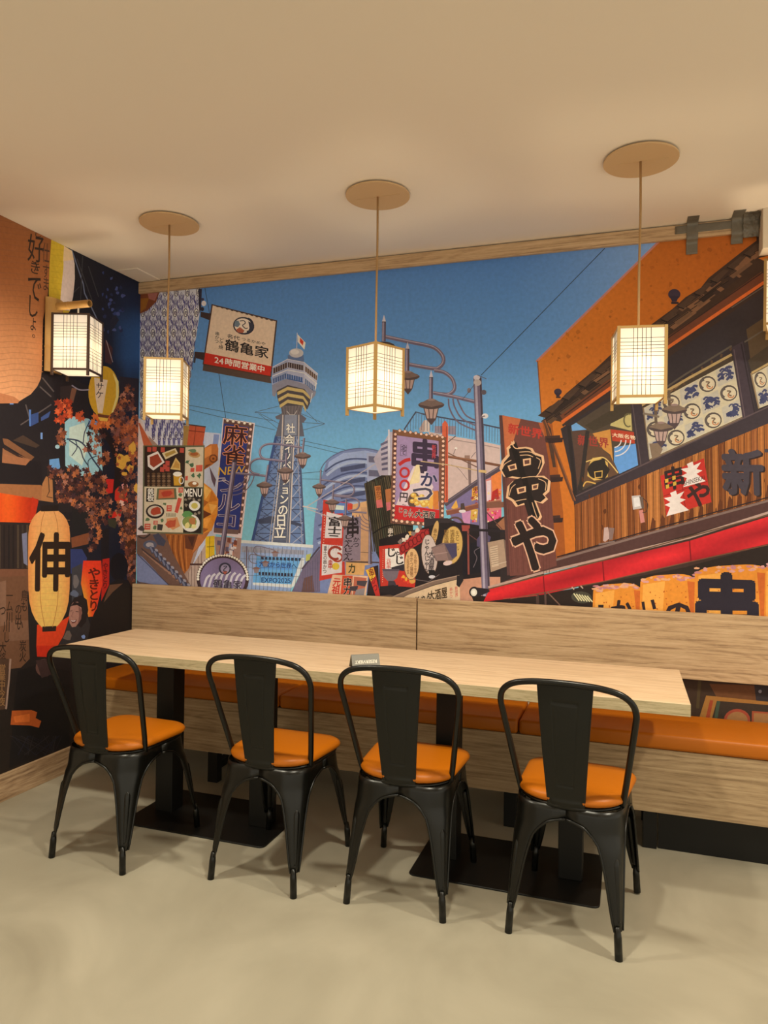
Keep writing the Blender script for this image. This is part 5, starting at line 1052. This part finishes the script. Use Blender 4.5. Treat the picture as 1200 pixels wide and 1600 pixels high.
# glowing sky gap with branches
m.P([(505, 300), (560, 250), (690, 270), (760, 320), (790, 420), (800, 680), (720, 710), (620, 720), (510, 640)], (150, 190, 214)); m.P([(540, 340), (660, 300), (690, 480), (640, 640), (540, 560)], (196, 214, 218)); m.P([(385, 590), (460, 580), (470, 650), (440, 700), (385, 660)], (104, 150, 200)); m.E(448, 490, 18, 16, (160, 190, 206)); m.P([(690, 280), (760, 290), (770, 360), (690, 340)], (104, 140, 180))
for pts, w in ((((520, 430), (600, 440), (660, 480), (720, 580), (800, 690)), 12), (((540, 440), (620, 500), (650, 580), (690, 640)), 9), (((700, 290), (660, 380), (650, 460)), 8), (((560, 560), (600, 500), (590, 440)), 7), (((700, 700), (690, 600), (760, 560)), 7)): m.S(pts, w, (48, 62, 82))
m.S([(780, 350), (880, 480), (920, 680), (900, 860)], 50, (34, 26, 26))
# left end: glowing red awning, plank ceiling
m.P([(-300, 770), (320, 790), (420, 920), (310, 910), (-300, 830)], (156, 100, 60)); m.P([(330, 780), (360, 720), (410, 750), (415, 925), (320, 910)], (168, 112, 66)); m.L([(370, 640), (385, 840), (365, 880), (410, 890)], 7, (60, 44, 36))
m.grid((-300, 800), (300, 900), (240, 1085), (-300, 1070), 10, 6, lambda x, y: mixc((236, 92, 30), (166, 36, 18), abs(x-60)/220)); m.P([(250, 880), (300, 915), (270, 1060), (230, 1085)], (186, 50, 26))
m.P([(-300, 1085), (240, 1085), (220, 1450), (-300, 1450)], (46, 36, 32))
for k in range(8): m.L([(-40+k*36, 1100), (-40+k*36, 1440)], 14, random.choice([(58, 48, 40), (74, 60, 46), (36, 30, 28)]))
m.P([(170, 1170), (210, 1160), (214, 1420), (184, 1400)], (112, 112, 130)); m.P([(-300, 1445), (230, 1445), (230, 1620), (-300, 1620)], (112, 72, 50))
# stall and person area behind
m.P([(560, 930), (720, 1000), (700, 1200), (560, 1160)], (34, 32, 32)); m.P([(555, 1200), (700, 1160), (690, 1250), (560, 1280)], (122, 70, 44)); m.P([(550, 1290), (640, 1290), (680, 1360), (660, 1440), (600, 1500), (552, 1480)], (48, 56, 96)); m.P([(790, 1140), (850, 1130), (850, 1400), (790, 1400)], (30, 26, 28)); m.P([(960, 1070), (1090, 1000), (1090, 1620), (1000, 1620)], (74, 44, 30))
m.P([(820, 740), (890, 745), (880, 850), (830, 860)], (190, 40, 34)); m.blob(950, 870, 56, (190, 46, 32), 9, 0.3, 90); m.blob(970, 800, 24, (226, 150, 140), 8, 0.4); m.blob(955, 930, 24, (236, 180, 160), 8, 0.5); m.P([(840, 1010), (960, 980), (940, 1040), (850, 1050)], (196, 40, 30)); m.P([(840, 1050), (920, 1060), (900, 1130), (850, 1110)], (56, 54, 40))
# maple leaves
def leaf(x, y, r, c):
    a0 = random.uniform(0, 2*PI); pts = []
    for i in range(10): a = a0+2*PI*i/10; q = r if i % 2 == 0 else r*0.5; pts.append((x+q*math.cos(a), y+q*math.sin(a)*1.15))
    m.P(pts, c)
LEAF = [(104, 58, 44), (86, 48, 40), (124, 68, 46), (142, 80, 50), (96, 62, 54), (160, 92, 56), (72, 42, 38), (180, 104, 58), (118, 78, 66), (58, 34, 32), (48, 30, 30), (172, 112, 86), (66, 42, 46)]
def inpoly(x, y, P):
    r = False; j = len(P)-1
    for i in range(len(P)):
        if (P[i][1] > y) != (P[j][1] > y) and x < (P[j][0]-P[i][0])*(y-P[i][1])/(P[j][1]-P[i][1])+P[i][0]: r = not r
        j = i
    return r
REG = [([(860, 200), (960, 120), (1090, 190), (1090, 1600), (1000, 1500), (960, 1300), (900, 980), (960, 700), (870, 420)], 420), ([(430, 650), (560, 640), (830, 700), (880, 1000), (790, 1200), (700, 1340), (680, 1020), (440, 900)], 330), ([(700, 330), (790, 330), (870, 560), (820, 660), (760, 600), (660, 520)], 60), ([(430, 360), (510, 340), (515, 470), (450, 460)], 26), ([(940, 20), (1040, 10), (1060, 160), (940, 180)], 40), ([(380, 640), (440, 660), (440, 740), (390, 720)], 12)]
random.seed(81)
for P_, n in REG:
    xs = [p[0] for p in P_]; ys = [p[1] for p in P_]; k = 0
    while k < n:
        x = random.uniform(min(xs), max(xs)); y = random.uniform(min(ys), max(ys))
        if inpoly(x, y, P_): leaf(x, y, random.uniform(11, 28), random.choice(LEAF)); k += 1
for k in range(34): leaf(random.uniform(440, 560), random.uniform(110, 290), random.uniform(16, 34), random.choice([(214, 84, 40), (226, 104, 56), (190, 70, 36), (160, 60, 36)]))
for k in range(12): leaf(random.uniform(600, 650), random.uniform(220, 280), 22, (196, 84, 46))
for k in range(24): leaf(random.uniform(720, 860), random.uniform(250, 340), 26, random.choice([(206, 106, 46), (186, 88, 40), (226, 130, 60)]))
for k in range(50): leaf(random.uniform(900, 1090), random.uniform(260, 480), 24, random.choice([(160, 84, 48), (186, 104, 56), (120, 62, 40), (134, 80, 66)]))
for x, y, rx, ry in ((940, 610, 40, 62), (1030, 510, 32, 54), (1000, 580, 36, 30), (1070, 815, 28, 40), (1020, 660, 28, 30), (970, 700, 24, 14)): m.blob(x, y, rx, (208, 158, 62), 10, 0.28, ry)
for k in range(14): leaf(random.uniform(900, 1060), random.uniform(520, 700), 18, (150, 78, 48))
# crowd silhouettes, red lanterns
m.P([(560, 1440), (640, 1400), (640, 1700), (560, 1700)], (60, 58, 60)); m.blob(590, 1540, 30, (104, 96, 92), 9, 0.4, 50); m.blob(580, 1640, 26, (90, 96, 110), 9, 0.4)
def redlan(x, y): return mixc((214, 56, 30), (240, 160, 50), math.exp(-((x-640)/60)**2)*max(0, (y-1420)/260))
m.P([(800, 1370), (855, 1360), (850, 1680), (790, 1700)], (170, 36, 26)); m.VT('やきとり', (800, 1400), (842, 1398), (838, 1600), (796, 1600), (84, 18, 16), 0.04)
m.grid((650, 1380), (790, 1380), (800, 1560), (632, 1560), 8, 5, redlan); m.grid((632, 1560), (800, 1560), (740, 1815), (690, 1820), 8, 6, redlan); m.VT('やきとり', (684, 1440), (780, 1440), (760, 1780), (690, 1780), (92, 30, 18), 0.06)
m.E(928, 1430, 72, 110, (26, 22, 24)); m.P([(856, 1560), (930, 1520), (1000, 1530), (1080, 1640), (1080, 2000), (700, 2000), (760, 1760)], (30, 25, 24)); m.use(0, 900, 0.2312); m.P([(640, 240), (740, 90), (800, 60), (920, 100), (930, 420), (560, 440)], (34, 28, 26)); m.P([(740, 60), (830, 50), (760, 110), (700, 180)], (96, 66, 48))
# laughing person in dark clothes
m.P([(430, 340), (500, 290), (580, 250), (610, 330), (590, 440), (400, 470)], (52, 46, 44)); m.P([(478, 190), (500, 148), (548, 130), (586, 160), (596, 230), (580, 310), (548, 350), (520, 330), (500, 300)], (38, 31, 30)); m.P([(474, 210), (492, 180), (524, 174), (548, 200), (554, 250), (540, 300), (512, 342), (486, 346), (470, 318), (464, 270)], (160, 114, 96)); m.P([(530, 200), (552, 230), (548, 290), (524, 330), (534, 270)], (122, 82, 70)); m.P([(476, 206), (500, 176), (540, 182), (552, 214), (520, 196), (494, 200)], (36, 29, 28)); m.L([(472, 238), (488, 234)], 4, (64, 44, 40)); m.L([(510, 240), (530, 242)], 4, (64, 44, 40)); m.L([(494, 244), (482, 274), (494, 278)], 4, (126, 84, 72)); m.P([(472, 292), (492, 300), (520, 294), (508, 316), (488, 320)], (92, 46, 42)); m.P([(476, 296), (492, 302), (514, 298), (504, 308), (486, 308)], (212, 194, 182)); m.blob(450, 400, 34, (104, 88, 76), 9, 0.3, 40); m.L([(410, 440), (450, 360)], 9, (50, 40, 38)); m.blob(560, 410, 14, (120, 140, 180), 7, 0.4)
# paper lantern with one big character
m.P([(250, 330), (420, 300), (470, 270), (430, 400), (390, 470), (245, 480)], (206, 62, 30)); m.P([(245, 470), (380, 470), (345, 520), (330, 548), (250, 545)], (190, 46, 26))
m.use(0, 600, 0.2)
def tan_(x, y): return mixc(mixc((226, 156, 92), (240, 176, 88), (y-1000)/700), (196, 116, 60), abs((x-385)/165)**3*0.7)
prof = [(990, 70), (1020, 108), (1060, 136), (1110, 156), (1180, 163), (1300, 164), (1450, 164), (1600, 161), (1700, 153), (1780, 134), (1840, 106), (1880, 76), (1905, 50)]
pts = []; fc = []
for j, (y, wd) in enumerate(prof):
    for i in range(9): pts.append((387-y*0.003+wd*(-1+i/4), y))
for j in range(len(prof)-1):
    for i in range(8): a = j*9+i; fc.append((a, a+1, a+10, a+9))
m.add(pts, fc, tan_)
m.P([(318, 950), (460, 945), (450, 992), (320, 996)], (36, 28, 24)); m.P([(330, 1895), (440, 1890), (436, 1930), (330, 1936)], (46, 34, 28))
for sgn in (-1, 1): m.S([(385+sgn*36, 992), (385+sgn*66, 1120), (385+sgn*72, 1400), (383+sgn*66, 1700), (380+sgn*30, 1900)], 4, (170, 100, 52))
for k in range(17): y = 1060+k*48; wd = 160 if k < 13 else 150-(k-12)*16; m.L([(385-wd, y+6), (385, y), (385+wd, y+4)], 2, (206, 136, 74))
q = [(232, 1196), (530, 1196), (524, 1630), (226, 1630)]; m.G('伸', *q, (44, 30, 22), 0.05)
# brown poster with brush characters
m.use(0, 900, 0.2312)
m.P([(-600, 20), (180, 0), (200, 560), (140, 620), (-600, 700)], (104, 70, 48)); m.P([(0, 40), (40, 30), (40, 330), (0, 340)], (122, 88, 66)); m.P([(60, 300), (190, 300), (195, 430), (60, 440)], (116, 82, 60))
for st, x, y in (('一ム川', 40, 100), ('鳥も', 140, 100), ('つ', -6, 200), ('の出', 100, 190), ('川し', 20, 310), ('い', 110, 300), ('炭火', 130, 440), ('大将', -6, 450)): m.VT(st, (x, y), (x+44, y), (x+42, y+len(st)*72), (x-2, y+len(st)*72), (46, 32, 24), 0.02)
m.P([(-600, 560), (60, 560), (40, 900), (-600, 980)], (74, 52, 38)); m.L([(70, 560), (60, 700), (40, 900)], 12, (150, 120, 100)); m.VT('営業中今夜', (-10, 600), (34, 600), (30, 880), (-14, 880), (134, 96, 58), 0.03)
m.P([(120, 640), (245, 600), (470, 640), (470, 1180), (60, 1300), (100, 800)], (30, 26, 24)); m.P([(80, 910), (210, 905), (250, 920), (240, 960), (278, 980), (262, 1025), (200, 1010), (70, 1005)], (176, 84, 36)); m.P([(90, 950), (200, 930), (200, 985), (100, 990)], (206, 104, 44)); m.E(300, 620, 60, 60, (96, 66, 56)); m.P([(240, 570), (340, 560), (360, 660), (280, 690)], (62, 44, 40))
for k in range(22): m.L([(random.uniform(60, 440), 1080), (random.uniform(60, 440), 1210)], random.uniform(2, 8), random.choice([(40, 34, 34), (48, 40, 38), (36, 34, 40)]))
# big orange lantern, top left
m.use(0, 320, 0.2)
def bigl(x, y): return mixc(mixc((138, 84, 46), (150, 88, 46), (y-100)/300), (226, 160, 108), max(0, (y-420)/1150)*(1.0-max(0, x-180)/600))
rows = [(-400, 400), (60, 400), (275, 400), (500, 392), (720, 370), (900, 335), (1100, 330), (1290, 326), (1360, 318), (1420, 290), (1480, 240), (1510, 190), (1535, 150)]
pts = []; fc = []
for j, (y, xr) in enumerate(rows):
    for i in range(10): pts.append((-700+(xr+700)*i/9, y-(0 if j < 9 else 30*(9-i)/9*(j-8))))
for j in range(len(rows)-1):
    for i in range(9): a = j*10+i; fc.append((a, a+1, a+11, a+10))
m.add(pts, fc, bigl)
for k in range(34): y = 0+k*44; xr = 400 if y < 420 else (335 if y < 1300 else 335-(y-1300)*0.7); m.S([(-700, y+(160-k*11)*0.6-40), (-100, y-14+k), (120, y+10), (xr, y+46-k*0.6)], 5, mixc((122, 72, 40), (196, 130, 84), k/34))
m.P([(-700, 1480), (0, 1470), (110, 1500), (150, 1530), (140, 1550), (-700, 1560)], (190, 120, 76))
INK = (52, 38, 30)
for ch, x, y, s1, s2 in (('好', 214, 236, 122, 210), ('き', 226, 436, 90, 100), ('で', 210, 540, 110, 220), ('し', 206, 700, 90, 180), ('ょ', 226, 850, 64, 130), ('。', 250, 960, 70, 80)): m.G(ch, (x, y), (x+s1, y+20), (x+s1-4, y+s2+20), (x-4, y+s2), INK, 0.008)
m.S([(250, 440), (285, 470), (265, 520)], 7, INK); m.G('じ', (262, 196), (324, 216), (322, 262), (258, 250), INK, 0.01)
for ch, y, h in (('仕', 300, 150), ('す', 460, 110), ('ま', 560, 110), ('で', 930, 90)): m.G(ch, (330, y), (384, y+14), (380, y+h+14), (326, y+h), (74, 50, 38), 0.005)
# yellow and white lanterns
m.P([(400, 270), (500, 320), (560, 360), (582, 460), (584, 560), (572, 700), (545, 830), (470, 925), (400, 925), (380, 700), (386, 480)], (206, 172, 48)); m.P([(500, 320), (562, 360), (582, 460), (584, 580), (570, 720), (545, 828), (466, 820), (476, 680), (494, 500)], (206, 184, 166)); m.P([(500, 320), (562, 360), (576, 430), (492, 440)], (218, 188, 140))
for k in range(13): m.L([(396, 300+k*44), (494-k*2, 312+k*44)], 2, (186, 148, 36))
m.P([(470, 890), (700, 890), (770, 970), (560, 1010), (480, 960)], (104, 60, 40)); m.L([(590, 915), (640, 905), (632, 940)], 8, (50, 36, 32))
m.use(0, 600, 0.2)
for y in (1,):
    m.E(810, 60, 120, 200, (202, 156, 40), 0.02, 28); m.P([(735, -50), (840, -30), (830, 30), (800, 230), (765, 225), (745, 100)], (222, 196, 164)); m.P([(880, -90), (926, -20), (926, 100), (885, 220), (870, 225), (905, 100), (905, 0)], (226, 200, 120)); m.P([(760, 232), (856, 246), (840, 272), (770, 262)], (104, 56, 36)); m.P([(765, 258), (846, 268), (836, 292), (780, 288)], (226, 176, 72)); m.VT('サケ', (748, -10), (806, -6), (802, 120), (744, 114), (66, 52, 50), 0.01); m.S([(560, 10), (620, 45), (695, 45)], 9, (150, 140, 150))
m.build('wall_mural', 'printed night alley mural with glowing lanterns and maple leaves on the left wall', 'mural')
